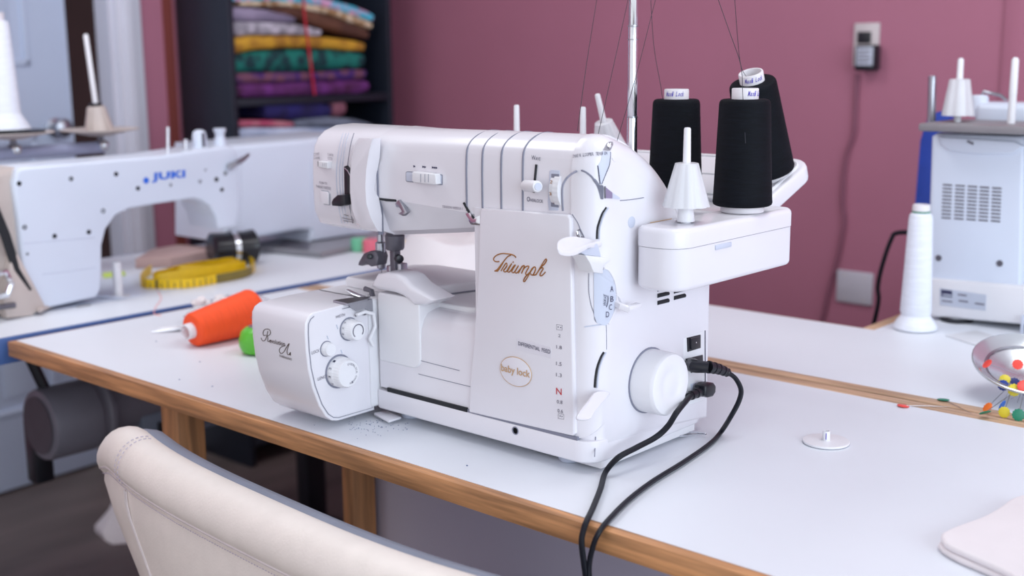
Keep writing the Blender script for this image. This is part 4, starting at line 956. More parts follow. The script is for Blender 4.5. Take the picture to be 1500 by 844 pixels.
# ------------------------------------------------------------------ industrial machine on its table
J = thing('industrial_machine', 'white industrial lockstitch sewing machine seen from behind on the blue-edged table', 'sewing machine', (-1.3, .25, ZT))
XJ = -1.262
def jy(u, v): p = at(u, v, x=XJ); return (p.y, p.z)
arm = [jy(*q) for q in ((20, 268), (25, 250), (33, 246), (120, 238), (230, 229), (330, 214), (343, 216), (348, 226), (352, 300), (347, 332), (320, 336), (317, 318), (308, 302), (296, 294), (284, 291), (230, 299), (190, 306), (170, 316), (156, 336), (150, 360), (150, 395), (148, 424), (142, 436), (42, 458), (38, 440), (28, 330))]
rprism(arm, 'x', -1.372, XJ, .012, .006, 4).build('body', JW, J)
MB().box(-1.47, XJ-.004, -.005, .49, ZT+.0003, ZT+.0012).build('bed_plate', JW, J)
def jp(u, v, o=.0006): p = at(u, v, x=XJ); return p+Vector((o, 0, 0))
screws = [(28, 269, 1), (104, 262, 1), (170, 255, 1), (36, 333, 1), (80, 346, 1), (130, 340, 1), (151, 309, 1), (202, 276, 1), (250, 271, .7), (317, 263, 1.1), (330, 254, 1), (325, 278, 1), (293, 266, .8), (40, 372, .6), (301, 249, .5)]
for u, v, k in screws:
    MB().lathe([(.0042*k, -.001), (.0042*k, .0006), (.0030*k, .0008), (.0024*k, 0), (0, 0)], jp(u, v, 0), (1, 0, 0), 14).build('screw', DARK, J)
for P in (((34, 357), (80, 353), (138, 348)), ((62, 402), (100, 398), (140, 392)), ((352, 225), (354, 280), (352, 330))):
    MB().tube([jp(*q, 0) for q in P], .0008, 5).build('seam', PWd, J)
text('JUKI', jp(222, 268), jp(271, 263), jp(222, 253.5), BLUEINK, J, bold=.045, sp=1.06)
MB().lathe([(.006, 0), (.006, .0006), (0, .0006)], jp(214, 264.5, 0), (1, 0, 0), 12).build('emblem', BLUEINK, J)
# belt guard, handwheel and bracket at the pillar end
def jl(u, v, x=-1.30): return at(u, v, x=x)
q = [jl(*p) for p in ((-60, 262), (14, 244), (20, 252), (38, 430), (44, 452), (20, 456), (-60, 465))]
rprism([(p.y, p.z) for p in q], 'x', -1.38, -1.275, .01, .012, 4).build('belt_guard', JBEIGE, J)
hw_ = jl(-12, 330, -1.33); MB().lathe([(.045, -.03), (.052, -.024), (.052, -.006), (.045, 0), (.02, .004), (0, .004)], hw_+Vector((0, -.02, 0)), (0, -1, 0), 40).build('handwheel', STEEL, J)
q = [jl(*p, -1.262) for p in ((14, 376), (24, 372), (64, 448), (44, 462), (8, 466), (4, 440))]
rprism([(p.y, p.z) for p in q], 'x', -1.285, -1.255, .002, .002, 2).build('bracket', JBEIGE, J)
MB().tube([jl(*p, -1.258) for p in ((-10, 300), (8, 345), (24, 395), (44, 425))], [.008, .009, .008, .007], 8, flat=.5).build('belt_slot', DARK, J)
MB().tube([jl(*p, -1.25) for p in ((-30, 440), (-6, 402), (8, 398), (16, 415), (10, 432), (-20, 438))], .006, 8).build('thread_hook', CHROME, J)
MB().tube([jl(*p, -1.25) for p in ((-30, 455), (0, 450), (22, 447))], .005, 8).build('hook_rod', DSTEEL, J)
q = [at(*p, z=ZT+.002) for p in ((50, 458), (66, 432), (84, 450), (58, 462))]
MB().prism([(p.x, p.y) for p in q], 'z', ZT+.006, ZT+.012, .001).build('bracket_foot', JBEIGE, J)
# top fittings of the head
def jt(u, v, x=-1.315): return at(u, v, x=x)
for u, v0, v1, r in ((246, 222, 186, .0035), (272, 217, 204, .004)):
    MB().cyl(jt(u, v0), jt(u, v1), r, 12).build('post', CHROME, J)
a = jt(293, 217); MB().lathe([(.014, 0), (.014, .024), (.012, .032), (.006, .036), (0, .036)], a, (0, 0, 1), 24).build('oil_sight_cap', JW, J)
MB().box(a.x+.009, a.x+.015, a.y-.004, a.y+.003, a.z+.002, a.z+.030, .001).build('cap_slot', DSTEEL, J)
a = jt(323, 216); MB().lathe([(.014, 0), (.0125, .012), (.0095, .022), (.0095, .028), (.0125, .033), (.0125, .038), (0, .038)], a, (0, 0, 1), 24).build('top_knob', JW, J)
MB().tube([jp(333, 245, .004), jp(338, 240, .012), jp(352, 233, .010), jp(362, 226, .006)], [.007, .006, .005, .003], 8).build('lifting_lever', STEEL, J)

# thread stand behind the industrial machine
XS = -1.56
sd = at(146, 191, x=XS); sd2 = at(18, 196, x=XS); zr = at(100, 219, x=XS).z
T_ = thing('thread_stand', 'chrome twin-disc thread stand behind the industrial machine', 'thread stand', (XS, sd.y, ZT))
MB().cyl((XS, sd2.y-.3, zr), (XS, sd.y+.006, zr), .0125, 20, .002).build('cross_bar', mat('lilac_grey_tube', (160, 166, 192), .4, metal=.2, var=.05), T_)
MB().cyl((XS, sd2.y-.06, ZT), (XS, sd2.y-.06, zr+.7), .009, 18).build('post', CHROME, T_)
for d_ in (sd, sd2):
    MB().lathe([(0, .001), (.022, .001), (.060, .010), (.078, .013), (.079, .0145), (.077, .0155), (.058, .013), (.022, .004), (0, .004)], d_+Vector((0, 0, -.012)), (0, 0, 1), 44).build('disc', JBEIGE, T_)
    MB().lathe([(.011, 0), (.011, .012), (.006, .013), (.006, .03)], d_+Vector((0, 0, -.034)), (0, 0, 1), 18).build('disc_boss', DSTEEL, T_)
    b_ = d_+Vector((.012, 0, -.030)); MB().lathe([(0, -.011), (.0065, -.0088), (.0105, -.003), (.0105, .003), (.0065, .0088), (0, .011)], b_, (1, 0, 0), 18).build('nut', CHROME, T_)
up = Vector((0, 0, 1))
tipv = at(123.5, 50, x=XS-.005); base_ = sd+Vector((0, 0, -.008)); dirn = Vector((0, tipv.y-base_.y, tipv.z-base_.z))
MB().lathe([(.0055, 0), (.0050, dirn.length-.003), (.003, dirn.length)], base_, dirn, 14).build('spindle', PWm, T_)
def wedge(i, n, z): return .80 if (i//3) % 5 == 0 and z < .05 else 1
MB().lathe([(.0295, 0), (.018, .048), (.014, .050), (.007, .050)], base_+dirn.normalized()*.008, dirn, 75, wob=wedge).build('cone_holder', JBEIGE, T_)
MB().lathe([(.013, 0), (.013, .005), (.007, .006)], base_+dirn.normalized()*.0585, dirn, 24).build('spindle_collar', BLK, T_)
MB().lathe([(.062, 0), (.062, .003), (.0, .003)], sd2+Vector((0, 0, .004)), (0, 0, 1), 40).build('felt_pad', BLK, T_)
wc = sd2+Vector((0, -.012, .008))
t = thing('white_thread_cone', 'tall cone of white thread on the thread stand at the left edge', 'thread cone', wc)
hh = at(18, 28, x=XS).z-wc.z
MB().lathe([(.030, .0), (.046, .002), (.045, .006), (.031, .03), (.030, .035), (.022, hh-.01), (.020, hh-.004), (.012, hh-.004)], wc, (0, 0, 1), 44).build('thread_winding', THREADW, t)
MB().lathe([(.014, hh-.01), (.0145, hh+.012), (.012, hh+.012), (.011, hh)], wc, (0, 0, 1), 28).build('cone_core', CARD, t)

# small things on the blue-edged table
t = thing('tape_measure', 'coiled yellow tape measure on the blue-edged table', 'tape measure', at(292, 402, z=ZT))
def band_(P, h, name, m, th=.0007, lift=.0003, tilt=0):
    mb = MB(); rings = []
    for p in spline(P, 8): rings.append(p)
    R_ = []
    for i, p in enumerate(rings):
        a, b = rings[max(0, i-1)], rings[min(len(rings)-1, i+1)]; d = (b-a); n_ = Vector((-d.y, d.x, 0)).normalized()*th
        z0 = Vector((0, 0, 0)); z1 = Vector((n_.x*tilt/th, n_.y*tilt/th, h))
        R_.append([p-n_+z0, p+n_+z0, p+n_+z1, p-n_+z1])
    mb.loft(R_); return mb.build(name, m, t)
tc_ = at(292, 408, z=ZT+.0012)
def el(a, rx, ry, c_=tc_, z=0): return c_+Vector((rx*cos(a), ry*sin(a), z))
fr_ = [at(u, v, z=ZT+.001) for u, v in ((222, 401), (209, 412), (209, 421), (232, 423), (262, 423), (292, 420), (318, 415), (345, 410), (366, 404), (373, 394), (366, 388))]
band_(fr_, .0185, 'tape', YEL)
band_([p+Vector((.0012, -.0006, .0003)) for p in fr_[2:4]], .0175, 'tape_band', OLIVE); band_([p+Vector((.0012, -.0003, .0003)) for p in fr_[6:10]], .0175, 'tape_band', OLIVE)
mb = MB(); sp_l = spline(fr_, 16)
for i in range(36, len(sp_l)-8, 5):
    p = sp_l[i]+Vector((.0014, -.0010, 0)); mb.box(p.x-.0005, p.x+.0005, p.y-.0005, p.y+.0005, p.z+.0008, p.z+(.012 if i % 2 else .017))
o = mb.build('tape_marks', INK, t); o['kind'] = 'stuff'
cy_ = at(300, 407, z=ZT+.001)
for j, (rx, ry, dz, tl) in enumerate(((.032, .10, .000, 0), (.026, .075, .001, .002), (.038, .112, .006, .003), (.018, .050, .004, .002), (.024, .068, .012, .004))):
    cj = cy_+Vector((-.012, .006*j-.01, dz*.6)); band_([cj+Vector((rx*cos(a)*.9, ry*sin(a)+.002*sin(3*a+j), .003*(1+sin(2*a+j)))) for a in [2*pi*k/14+j for k in range(13)]], .0175, 'tape', YEL, tilt=tl)
# black binding roll
p = Vector((-1.42, .555, ZT))
t = thing('binding_roll', 'roll of shiny black binding on the blue-edged table behind the tape measure', 'roll', p)
rpos = Vector((-1.42, .555, ZT+.037)); axr = Vector((.25, 1, .0)).normalized()
MB().lathe([(.016, -.05), (.030, -.05), (.036, -.046), (.034, -.02), (.036, 0), (.033, .022), (.036, .046), (.030, .05), (.016, .05)], rpos, axr, 36).build('roll', mat('glossy_black_binding', (26, 27, 34), .22, var=.2, scale=20), t)
MB().lathe([(.0364, -.005), (.0366, .006)], rpos, axr, 36, cap=False).build('clear_tape', CHROME, t)
# beige flat box, pens, white chalk spool
def slab(pxs, h, m, name, label, cat, pname='cover'):
    q = [at(u, v, z=ZT) for u, v in pxs]; c_ = sum(q, Vector())/len(q)
    t = thing(name, label, cat, c_); rprism([(p.x, p.y) for p in q], 'z', ZT+.0005, ZT+h, .002, .003, 3).build(pname, m, t); return t
t = slab(((199, 394), (252, 392), (330, 376), (262, 372), (222, 379)), .022, BEIGEBOX, 'flat_box', 'flat pinkish beige box under the arm of the industrial machine', 'box')
t = slab(((150, 402), (182, 399), (184, 404), (152, 408)), .004, mat('lime_note', (206, 232, 110), .7, var=.04), 'sticky_note', 'lime green paper note behind the white upright spool post', 'paper')
p = at(174, 435, z=ZT); t = thing('spool_post', 'white upright spool post beside the pillar of the industrial machine', 'spool post', p)
MB().lathe([(.0085, .0005), (.0085, .062), (.0075, .066), (.004, .068), (0, .068)], p, n=24).build('stick', PWm, t); MB().lathe([(.022, .0003), (.022, .002), (.008, .003)], p, n=28).build('flange', CLEAR, t)
a, b = at(92, 431, z=ZT+.005), at(186, 437, z=ZT+.005); t = thing('seam_ripper', 'purple handled seam ripper lying before the industrial machine', 'seam ripper', a)
MB().tube([a, a.lerp(b, .1), a.lerp(b, .36)], [.003, .0048, .0042], 10).build('handle', mat('purple_handle', (86, 46, 130), .35, var=.1), t); MB().tube([a.lerp(b, .36), a.lerp(b, .8), b], [.0028, .0026, .001], 8).build('blade', PWd, t)
q = at(122, 448, z=ZT); t = thing('paper_slip', 'thin grey paper slip lying near the table edge', 'paper', q)
rprism([(p.x, p.y) for p in [at(u, v, z=ZT) for u, v in ((110, 449), (132, 446), (134, 448), (113, 451))]], 'z', ZT+.0004, ZT+.001).build('sheet', mat('grey_paper', (170, 172, 174), .7, var=.05), t)
# coral thread tail
P = [at(u, v, z=ZT+.0008) for u, v in ((229, 424), (236, 437), (228, 450), (226, 460), (236, 462))]
own(tag(MB().tube(spline(P, 5), .0007, 5).build('thread_tail', mat('coral_strand', (250, 166, 158), .7, var=.04)), 'coral thread tail trailing across the blue table edge', 'thread'))

# second white machine at the end of the blue-edged table
W2 = thing('white_machine', 'large white machine with grey base on the blue-edged table, behind the serger arm', 'sewing machine', (-1.52, .8, ZT))
def wy(u, v, x): p = at(u, v, x=x); return (p.y, p.z)
q = [wy(u, v, -1.46) for u, v in ((330, 214), (450, 204), (520, 196), (545, 200), (548, 340), (545, 352), (455, 368), (456, 338), (440, 338), (352, 352), (330, 356))]
q = [(y, max(z, ZT+.0145)) for y, z in q]
rprism(q, 'x', -1.66, -1.46, .01, .012, 4).build('body', JW, W2)
q = [at(u, v, z=ZT) for u, v in ((362, 368), (470, 379), (560, 360), (470, 344))]
rprism([(p.x, p.y) for p in q], 'z', ZT+.0006, ZT+.014, .002, .003, 3).build('base_plate', mat('mid_grey_metal', (150, 150, 156), .4, metal=.4, var=.05), W2)
q = [at(u, v, z=ZT+.014) for u, v in ((405, 362), (452, 366), (456, 352), (420, 350))]
MB().prism([(p.x, p.y) for p in q], 'z', ZT+.0138, ZT+.0160).build('bed_slot', DSTEEL, W2)
MB().tube([at(456, 235, x=-1.459), at(457, 320, x=-1.459)], .001, 5).build('seam', PWd, W2)
# bag of white cloth, red and yellow rolls beyond it (seen under the serger's arm)
p = at(640, 392, z=ZT); rb = random.Random(11)
yb_ = 1.02; pc = at(640, 392, y=yb_)
t = thing('cloth_bundle', 'crumpled bundle of white cloth seen under the arm of the serger', 'cloth', (-.985, .80, ZT))
cb_ = Vector((-.985, .80, ZT)); rings = []
hB = .078
for i in range(9):
    f_ = i/8; w_ = (1-.30*f_) if f_ < .9 else .35
    rings.append([cb_+Vector((.145*w_*cos(a)*(1+.06*sin(5*a+f_*4)), .125*w_*sin(a)*(1+.06*sin(4*a-f_*3)), .0006+hB*min(1, f_*1.12)*(1+.12*sin(3*a+1)*f_))) for a in [2*pi*k/30 for k in range(30)]])
mb = MB().loft(rings); mb.build('cloth', WHCLOTH, t)
p = at(652, 341, x=-1.24); t = thing('red_roll', 'red roll behind the white cloth bundle under the serger arm', 'roll', (p.x, p.y, ZT))
MB().lathe([(.02, .0005), (.055, .0005), (.058, .003), (.058, p.z-ZT+.012), (.055, p.z-ZT+.016), (.02, p.z-ZT+.016)], (p.x, p.y, ZT), n=36).build('roll', mat('red_roll_vinyl', (204, 36, 34), .5, var=.06), t)
for (u, v), k, mm, lb, rr_ in (((600, 372), 'yellow_roll', YEL, 'small yellow roll behind the presser foot on the blue-edged table', .020), ((546, 370), 'pink_roll', mat('pink_vinyl', (226, 110, 130), .5, var=.05), 'small pink roll left of the yellow one behind the needle', .022), ((527, 368), 'green_roll', mat('mint_vinyl', (110, 190, 150), .5, var=.05), 'small mint green roll leftmost behind the needle', .02)):
    p = at(u, v, z=ZT); t = thing(k, lb, 'roll', p)
    MB().lathe([(.008, .0005), (rr_-.002, .0005), (rr_, .003), (rr_, .027), (rr_-.002, .03), (.008, .03)], p, n=28).build('roll', mm, t)

# motor under the industrial machine's table
mc = at(105, 612, x=-1.36)
t = thing('clutch_motor', 'dark grey cylindrical motor hanging under the blue-edged table', 'motor', mc)
MB().lathe([(0, -.012), (.05, -.012), (.066, -.008), (.069, 0), (.069, .085), (.064, .09), (.064, .10), (.069, .104), (.069, .112), (.05, .116), (.05, .25), (.02, .252)], mc+Vector((.0, -.055, 0)), (0, 1, 0), 44).build('motor_body', MOTOR, t)
MB().lathe([(.055, -.0125), (.055, -.0135), (0, -.0135)], mc+Vector((0, -.055, 0)), (0, 1, 0), 36).build('end_cap', mat('dark_motor_cap', (78, 76, 84), .5, var=.1), t)
MB().box(-1.425, -1.385, .060, .098, -.37, mc.z, .006).build('treadle_arm', BLK, t)
for yy in (-.03, .06): MB().tube([(mc.x-.02, mc.y+yy-.05, ZT-.056), (mc.x-.01, mc.y+yy-.01, mc.z+.055)], .011, 8).build('hanger', BLK, t)
MB().box(mc.x-.04, mc.x+.05, mc.y+.12, mc.y+.36, mc.z-.075, mc.z-.015, .006).build('control_box', mat('slate_control_box', (118, 128, 146), .45, var=.06), t)
for k in range(3): MB().box(mc.x+.049, mc.x+.056, mc.y+.15+.07*k, mc.y+.185+.07*k, mc.z-.065, mc.z-.035, .003).build('connector', BLK, t)
p = at(186, 778, z=ZF); t = thing('floor_cloth', 'scrap of white cloth lying on the floor behind the chair', 'cloth', p); rb = random.Random(2)
rings = []
for i in range(6):
    f_ = i/5; rings.append([p+Vector((.09*(1-f_*.85)*cos(a)*(1+rb.uniform(-.2, .2)), .08*(1-f_*.85)*sin(a)*(1+rb.uniform(-.2, .2)), .001+.10*f_)) for a in [2*pi*k/14 for k in range(14)]])
MB().loft(rings).build('cloth', WHCLOTH, t)

# ------------------------------------------------------------------ shelf with folded fabrics on the left wall
XF = -2.10
sy0, sy1 = at(336, 60, x=XF).y, at(574, 60, x=XF).y
SH = thing('shelf_unit', 'tall dark navy shelf unit standing against the left wall', 'shelf', (-2.23, (sy0+sy1)/2, ZF))
for y0 in (sy0, sy1-.018): MB().box(XL+.016, XF, y0, y0+.018, ZF, ZF+2.1, .002).build('side_panel', SHELFB, SH)
MB().box(XL+.014, XL+.022, sy0+.02, sy1-.02, ZF, ZF+2.1).build('back_panel', SHELFB, SH)
zb = [at(450, 141, x=XF).z, at(450, 214, x=XF).z]
for z_ in (ZF+.08, ZF+.36, zb[1], zb[0], zb[0]+.46, ZF+2.08):
    MB().box(XL+.02, XF-.004, sy0+.017, sy1-.017, z_-.022, z_, .002).build('shelf_board', SHELFB, SH)
struct('trim_4', MB().box(XL, XL+.004, sy0-.034, sy0-.002, ZF+.1, ZC), WALLRED)
def pat(name, a, b, sc=26, kind='voronoi'): return mat(name, a, .75, rgb2=b, scale=sc, kind=kind)
FAB = [('turquoise_fabric', 'folded turquoise fabric with pink spots, topmost on the shelf', pat('turquoise_print', (70, 196, 224), (226, 170, 206), 38), [(338, -6, 2), (400, -9, 1), (470, -4, 8), (520, 8, 22), (547, 20, 32)]),
       ('cream_fabric', 'folded cream and gold patterned fabric under the turquoise one', pat('cream_print', (226, 206, 176), (168, 130, 90), 40), [(352, 2, 8), (420, 2, 9), (480, 10, 20), (525, 24, 36), (545, 33, 43)]),
       ('brown_fabric', 'folded dark brown fabric sagging to the right', pat('brown_cloth', (112, 72, 54), (78, 48, 40), 14, 'noise'), [(395, 9, 16), (440, 11, 28), (485, 22, 44), (525, 37, 54), (540, 44, 58)]),
       ('lilac_fabric', 'folded lilac grey fabric at the left of the stack', pat('lilac_cloth', (158, 146, 172), (112, 104, 128), 12, 'noise'), [(334, 9, 30), (360, 10, 31), (400, 14, 32), (432, 24, 34)]),
       ('pale_fabric', 'folded pale grey spotted fabric above the mustard one', pat('pale_print', (206, 200, 212), (150, 146, 156), 34), [(338, 31, 54), (380, 32, 51), (430, 34, 51), (470, 42, 53)]),
       ('mustard_fabric', 'folded mustard yellow fabric in the middle of the stack', pat('mustard_print', (212, 160, 48), (168, 118, 40), 22), [(338, 54, 82), (370, 52, 74), (420, 52, 70), (480, 54, 71), (534, 61, 76)]),
       ('green_fabric', 'folded dark green glittering fabric below the mustard one', pat('green_print', (20, 120, 108), (14, 56, 62), 30), [(338, 82, 107), (372, 75, 106), (430, 71, 105), (490, 72, 102), (534, 77, 100)]),
       ('purple_fabric', 'folded deep purple fabric below the green one', pat('purple_print', (64, 34, 112), (120, 74, 96), 26), [(340, 107, 122), (400, 106, 121), (470, 105, 118), (536, 100, 116)]),
       ('magenta_fabric', 'folded plum and violet fabric at the bottom of the upper stack', pat('plum_print', (118, 52, 132), (72, 24, 66), 20, 'noise'), [(344, 122, 144), (410, 121, 142), (480, 118, 140), (540, 116, 137.5)]),
       ('navy_fabric', 'small folded navy fabric on the lower shelf', pat('navy_cloth', (42, 38, 112), (26, 22, 62), 16, 'noise'), [(388, 150, 176), (430, 145, 176), (484, 147, 176)]),
       ('mauve_fabric', 'narrow upright mauve fabric roll on the lower shelf', pat('mauve_cloth', (150, 96, 112), (112, 66, 84), 14, 'noise'), [(488, 140, 172), (506, 140, 172)]),
       ('rose_fabric', 'folded rose red fabric at the left of the lower shelf', pat('rose_cloth', (178, 66, 104), (206, 140, 150), 16, 'noise'), [(350, 176, 187), (390, 176, 186), (430, 178, 187)]),
       ('slate_fabric', 'folded slate grey fabric at the right of the lower shelf', pat('slate_cloth', (128, 138, 156), (92, 100, 116), 16, 'noise'), [(432, 176, 187), (480, 171, 186), (520, 174, 187), (546, 182, 189)]),
       ('sky_fabric', 'folded pale sky blue fabric in the lower stack', pat('sky_cloth', (206, 218, 240), (162, 178, 208), 14, 'noise'), [(350, 187, 203), (410, 187, 202), (470, 187, 202), (546, 190, 203)]),
       ('teal_fabric', 'folded dark teal fabric lowest on the lower shelf', pat('teal_cloth', (34, 84, 100), (22, 50, 64), 14, 'noise'), [(352, 203, 213), (420, 202, 212), (480, 202, 211), (546, 203, 210)])]
for nm, lb, mm, P in FAB:
    rings = []; K = []
    for i in range(len(P)-1):
        for j in range(4):
            f_ = j/4; K.append([P[i][k]+(P[i+1][k]-P[i][k])*f_ for k in range(3)])
    K.append(list(P[-1]))
    for i, (u, a, b) in enumerate(K):
        p, q = at(u, a, x=XF-.012), at(u, b, x=XF-.012); e = 1 if 0 < i < len(K)-1 else .75
        zc = (p.z+q.z)/2; hz = (p.z-q.z)/2*e*.97; ring = []
        for x_ in (0, 1):
            for k in range(9):
                a_ = -pi/2+pi*k/8 if x_ == 0 else pi/2+pi*k/8
                cx_ = XF-.012-hz*.7 if x_ == 0 else XF-.21
                ring.append((cx_+hz*.7*cos(a_)+.002*sin(i*1.3+k), max(sy0+.020+.0005*i, p.y), zc+hz*sin(a_)))
        rings.append(ring)
    t = thing(nm, lb, 'fabric', (XF-.12, rings[len(rings)//2][0][1], zc)); tag(t, lb, 'fabric', 'folded fabrics on the shelf')
    MB().loft(rings).build('folded_cloth', mm, t)
P = [at(u, v, x=XF+.006) for u, v in ((443, -30), (446, 20), (451, 60), (456, 100), (461, 139))]
own(tag(MB().tube(spline(P, 5), .0045, 6, flat=.35).build('ribbon', mat('red_ribbon', (190, 36, 54), .6, var=.08)), 'red ribbon hanging down over the folded fabrics', 'ribbon'))

# ------------------------------------------------------------------ back wall: outlet, adapter, blank plate, cords
def bw(u, v, o=0): return at(u, v, y=YB-o)
a, b = bw(1253, 34), bw(1291, 97)
t = thing('wall_outlet', 'ivory double wall outlet high on the mauve wall', 'outlet', ((a.x+b.x)/2, YB, b.z))
MB().box(a.x, b.x-.006, YB-.007, YB-.0005, b.z, a.z, .003).build('plate', PLATE, t)
c_ = bw(1268, 55); MB().box(c_.x-.018, c_.x+.018, YB-.010, YB-.006, c_.z-.014, c_.z+.014, .003).build('receptacle', BLK, t)
a, b = at(1252, 66, y=YB-.045), at(1280, 104, y=YB-.045)
t = thing('power_adapter', 'black plug-in adapter with silver label on the wall outlet', 'adapter', ((a.x+b.x)/2, YB-.03, b.z))
MB().box(a.x, b.x, YB-.045, YB-.0085, b.z, a.z, .005).build('case', BLK, t)
c0, c1_ = at(1255, 69, y=YB-.0455), at(1278, 96, y=YB-.0455); MB().box(c0.x, c1_.x, YB-.0460, YB-.0448, c1_.z, c0.z, .0004).build('label', SILVERL, t)
for k in range(4):
    zz = c0.z+(c1_.z-c0.z)*(.2+.2*k); MB().box(c0.x+.004, c1_.x-.006-.004*(k % 2), YB-.0463, YB-.0459, zz-.0015, zz+.0015).build('label_print', INKG, t)
P = [bw(u, v, .006) for u, v in ((1256, 108), (1254, 150), (1251, 195), (1241, 225), (1236, 260), (1235, 300), (1237, 325), (1228, 375), (1217, 415), (1208, 455), (1202, 500), (1200, 700))]
own(tag(MB().tube(spline(P, 6), .0055, 8).build('adapter_cord', PAINTCORD), 'mauve tinted cord running down the wall from the adapter', 'cord'))
a, b = bw(1228, 394), bw(1279, 448); t = thing('blank_plate', 'pale blank cover plate low on the mauve wall', 'wall plate', ((a.x+b.x)/2, YB, b.z))
MB().box(a.x, b.x, YB-.009, YB-.0005, b.z, a.z, .004).build('plate', PLATEW, t)
for du in (-.026, .026):
    for dz in (-.03, .03): MB().lathe([(.003, 0), (.003, .0012), (0, .0012)], ((a.x+b.x)/2+du, YB-.009, (a.z+b.z)/2+dz), (0, -1, 0), 10).build('screw', PLATE, t)

# ------------------------------------------------------------------ second serger at the right, its cone of white thread
YS = .985
G = thing('household_machine', 'white sewing machine with slotted vents at the right edge, cut off by the frame', 'sewing machine', (.06, YS+.1, ZT))
def sx(u, v, y=YS): p = at(u, v, y=y); return (p.x, p.z)
q = [sx(*p) for p in ((1364, 200), (1372, 195), (1496, 200), (1500, 206), (1493, 428), (1358, 421), (1357, 410))]
rprism(q, 'y', YS, YS+.16, .006, .004, 3).build('housing', JW, G)
q = [sx(*p, YS-.012) for p in ((1358, 408), (1500, 420), (1620, 430), (1620, 492), (1500, 476), (1361, 464))]
rprism(q, 'y', YS-.012, YS+.20, .005, .004, 3).build('base', PWm, G)
xr = sx(1497, 300)[0]
MB().box(xr-.002, xr+.20, YS+.03, YS+.165, sx(1497, 425)[1], sx(1497, 197)[1], .01, 3).build('right_housing', JW, G)
q = [sx(*p, YS-.004) for p in ((1376, 200), (1486, 207), (1500, 214), (1484, 226), (1430, 226), (1390, 221), (1378, 212))]
rprism(q, 'y', YS+.004, YS-.006, 0, .003, 3).build('handle_lip', JW, G)
MB().tube([at(1417, 207, y=YS-.0065), at(1426, 211, y=YS-.0065)], .0018, 6).build('slot', DSTEEL, G)
for ci, u0 in enumerate((1388, 1406.5, 1424.5, 1442, 1460)):
    for ri in range(10):
        u, v = u0-ri*.22+(ci*.1), 271+ci*1.2+ri*5.35
        if ci == 4 and ri > 8: pass
        p, q_ = at(u-6.8, v-.5, y=YS), at(u+6.8, v+.6, y=YS)
        MB().box(p.x, q_.x, YS-.0006, YS+.002, (p.z+q_.z)/2-.0013, (p.z+q_.z)/2+.0013).build('vent_slot', DSTEEL, G)
for u, v in ((1375, 378), (1464.5, 386)):
    MB().lathe([(.0052, 0), (.0052, .0012), (.003, .0014), (.0022, .0004), (0, .0004)], at(u, v, y=YS), (0, -1, 0), 16).build('screw', DSTEEL, G)
q = [sx(*p, YS-.012) for p in ((1377, 422), (1445, 432), (1444, 455), (1377, 447))]
o = MB().prism(q, 'y', YS-.0115, YS-.0128).build('rating_label', SILVERL, G)
q = [sx(*p, YS-.012) for p in ((1379, 424), (1395, 426), (1395, 436), (1379, 434))]
MB().prism(q, 'y', YS-.0125, YS-.0131).build('label_mark', INK, o)
for u, v, wd in ((1381, 431.5, 13), (1403, 431.5, 13), (1404, 440.5, 14), (1380, 440.5, 15), (1428, 444.5, 14)):     # print too small to read
    p, q_ = at(u, v, y=YS-.013), at(u+wd, v+wd*.1, y=YS-.013); MB().box(p.x, q_.x, YS-.0133, YS-.0127, p.z-.0012, p.z+.0012).build('print_line', SILVERL if u == 1381 else INKG, o)
def foot(u, v):
    p = at(u, v, z=ZT); MB().lathe([(.026, .0005), (.026, .004), (.018, .006)], p, n=28).build('rubber_foot', BLK, G); MB().lathe([(.016, .004), (.018, .012), (.018, .03)], p, n=24).build('foot_post', PWm, G)
foot(1401, 470); 
for x_, y_ in ((.16, YS+.16), (-.06, YS+.16), (.16, YS+.02)): MB().lathe([(.02, ZT+.0005), (.018, .02)], (x_, y_, 0), n=20).build('foot_post', PWm, G)
p = at(1497, 480, y=YS-.02); MB().box(p.x-.002, p.x+.002, YS-.022, YS-.016, ZT+.0005, p.z+.02, .001).build('accessory_tab', PWd, G)
# rear thread tray, pole, holder, pins
z_ = at(1430, 187, y=YS-.02).z
MB().box(sx(1363, 190)[0], xr+.12, YS-.05, YS+.10, z_-.007, z_+.006, .004).build('thread_tray', mat('grey_tray', (136, 132, 136), .45, var=.06), G)
def g_(u, v): return at(u, v, y=YS+.02)
MB().cyl(Vector((g_(1364, 185).x, YS+.02, z_)), g_(1366, 111), .0066, 18, .001).build('guide_pole', STEEL, G)
b_ = Vector((g_(1402, 180).x, YS+.02, z_)); MB().lathe([(.0058, 0), (.0048, .105), (.003, .108), (0, .108)], b_, n=16).build('spool_pin', PWm, G)
MB().lathe([(.0260, .016), (.0165, .074), (.013, .075), (.005, .075), (.005, .072), (.013, .071), (.024, .017)], b_, n=50, wob=lambda i, n, z: 1-.10*max(0, sin(2*pi*i/n*5))).build('cone_holder', CLEAR, G)
b_ = Vector((g_(1481, 180).x, YS+.02, z_)); MB().lathe([(.0062, 0), (.0058, .05), (.0058, .0505), (.0062, .051), (.0056, .105), (.003, .109), (0, .109)], b_, n=16).build('spool_pin', PWm, G)
MB().box(g_(1398, 160).x, xr+.14, YS+.10, YS+.17, z_-.02, at(1440, 150, y=YS+.1).z, .012, 3).build('top_cover', JW, G)
c_ = at(1434, 162, y=YS+.12); MB().lathe([(.015, -.01), (.015, .022), (.012, .026), (0, .026)], c_, n=24).build('tension_knob', JW, G)
MB().tube([c_+Vector((.004, 0, .026)), c_+Vector((.006, 0, .032)), c_+Vector((.035, 0, .026)), c_+Vector((.045, 0, .018))], .003, 8).build('presser_lever', STEEL, G)
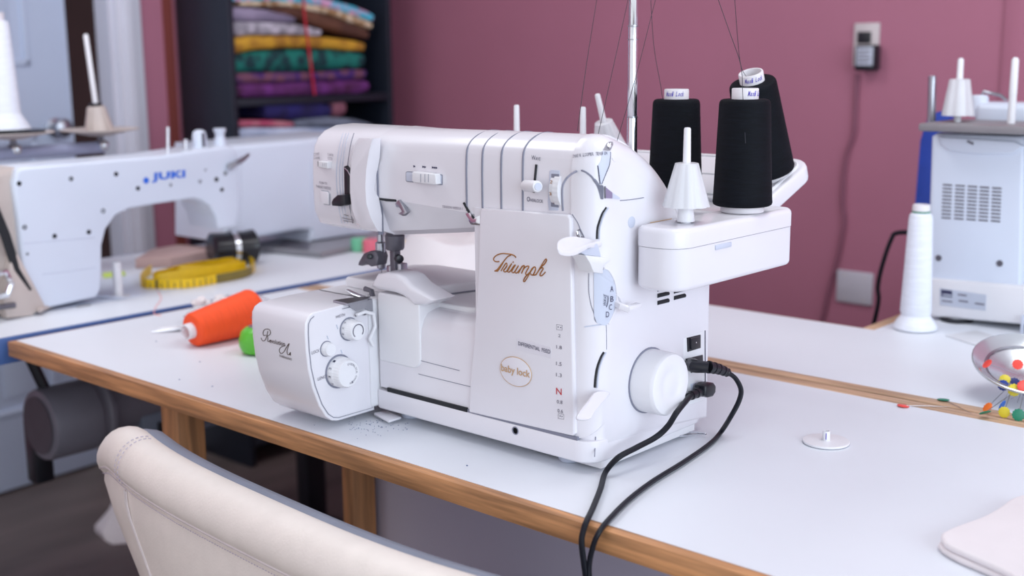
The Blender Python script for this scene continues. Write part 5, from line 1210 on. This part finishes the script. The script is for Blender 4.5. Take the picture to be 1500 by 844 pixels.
# blue panel beside it, white cone in front, cable
q = [at(*p, y=YS+.19) for p in ((1344, 320), (1352, 200), (1372, 165), (1395, 160), (1395, 330))]
t = thing('blue_panel', 'cobalt blue vinyl cover leaning behind the vented white machine', 'cover', (at(1370, 300, y=YS+.2).x, YS+.2, ZT))
q = [at(*p, y=YS+.22) for p in ((1341, 345), (1352, 205), (1364, 168), (1396, 158), (1396, 345))]
pl = [(p.x, p.z) for p in q]; pl = [(pl[0][0]-.004, ZT+.001)]+pl[1:4]+[(pl[4][0], ZT+.001)]
rprism(pl, 'y', YS+.205, YS+.235, .004, .004, 2).build('panel', COBALT, t)
p = at(1340, 482, z=ZT)
t = thing('white_thread_cone', 'slim white thread cone standing on the table before the vented machine', 'thread cone', p)
dz = .190
MB().lathe([(.030, .0005), (.0345, .002), (.034, .006), (.028, .016), (.026, .018), (.0225, .024), (.0245, .03), (.0185, dz-.012), (.0175, dz-.004), (.013, dz)], p, n=44).build('thread_winding', THREADW, t)
MB().lathe([(.0135, dz-.002), (.0138, dz+.010), (.0125, dz+.0125), (.0105, dz+.0125), (.010, dz+.004), (0, dz+.004)], p, n=30).build('cone_core', CARD, t)
MB().lathe([(.0140, dz-.0005), (.0142, dz+.002), (.0136, dz+.0022)], p, n=30, cap=False).build('green_ring', mat('green_band', (46, 132, 104), .6, var=.05), t)
P = [at(u, v, y=YS+.12) for u, v in ((1330, 340), (1316, 341), (1305, 352), (1292, 390), (1286, 420), (1287, 440), (1281, 470), (1272, 500), (1266, 560))]
P = [p if p.z > ZT or True else p for p in P]
P[0] = at(1362, 342, y=YS+.10)
MB().tube(spline(P, 6), .0042, 8).build('cord', RUBBER, G)
# translucent plastic scraps
t = thing('plastic_sleeve', 'clear plastic sleeve lying on the table behind the pin dish', 'sleeve', at(1420, 500, z=ZT))
q = [at(u, v, z=ZT) for u, v in ((1385, 493), (1430, 486), (1475, 500), (1432, 508))]
rprism([(p.x, p.y) for p in q], 'z', ZT+.0005, ZT+.0025, 0, .0005, 2).build('film', CLEAR, t)
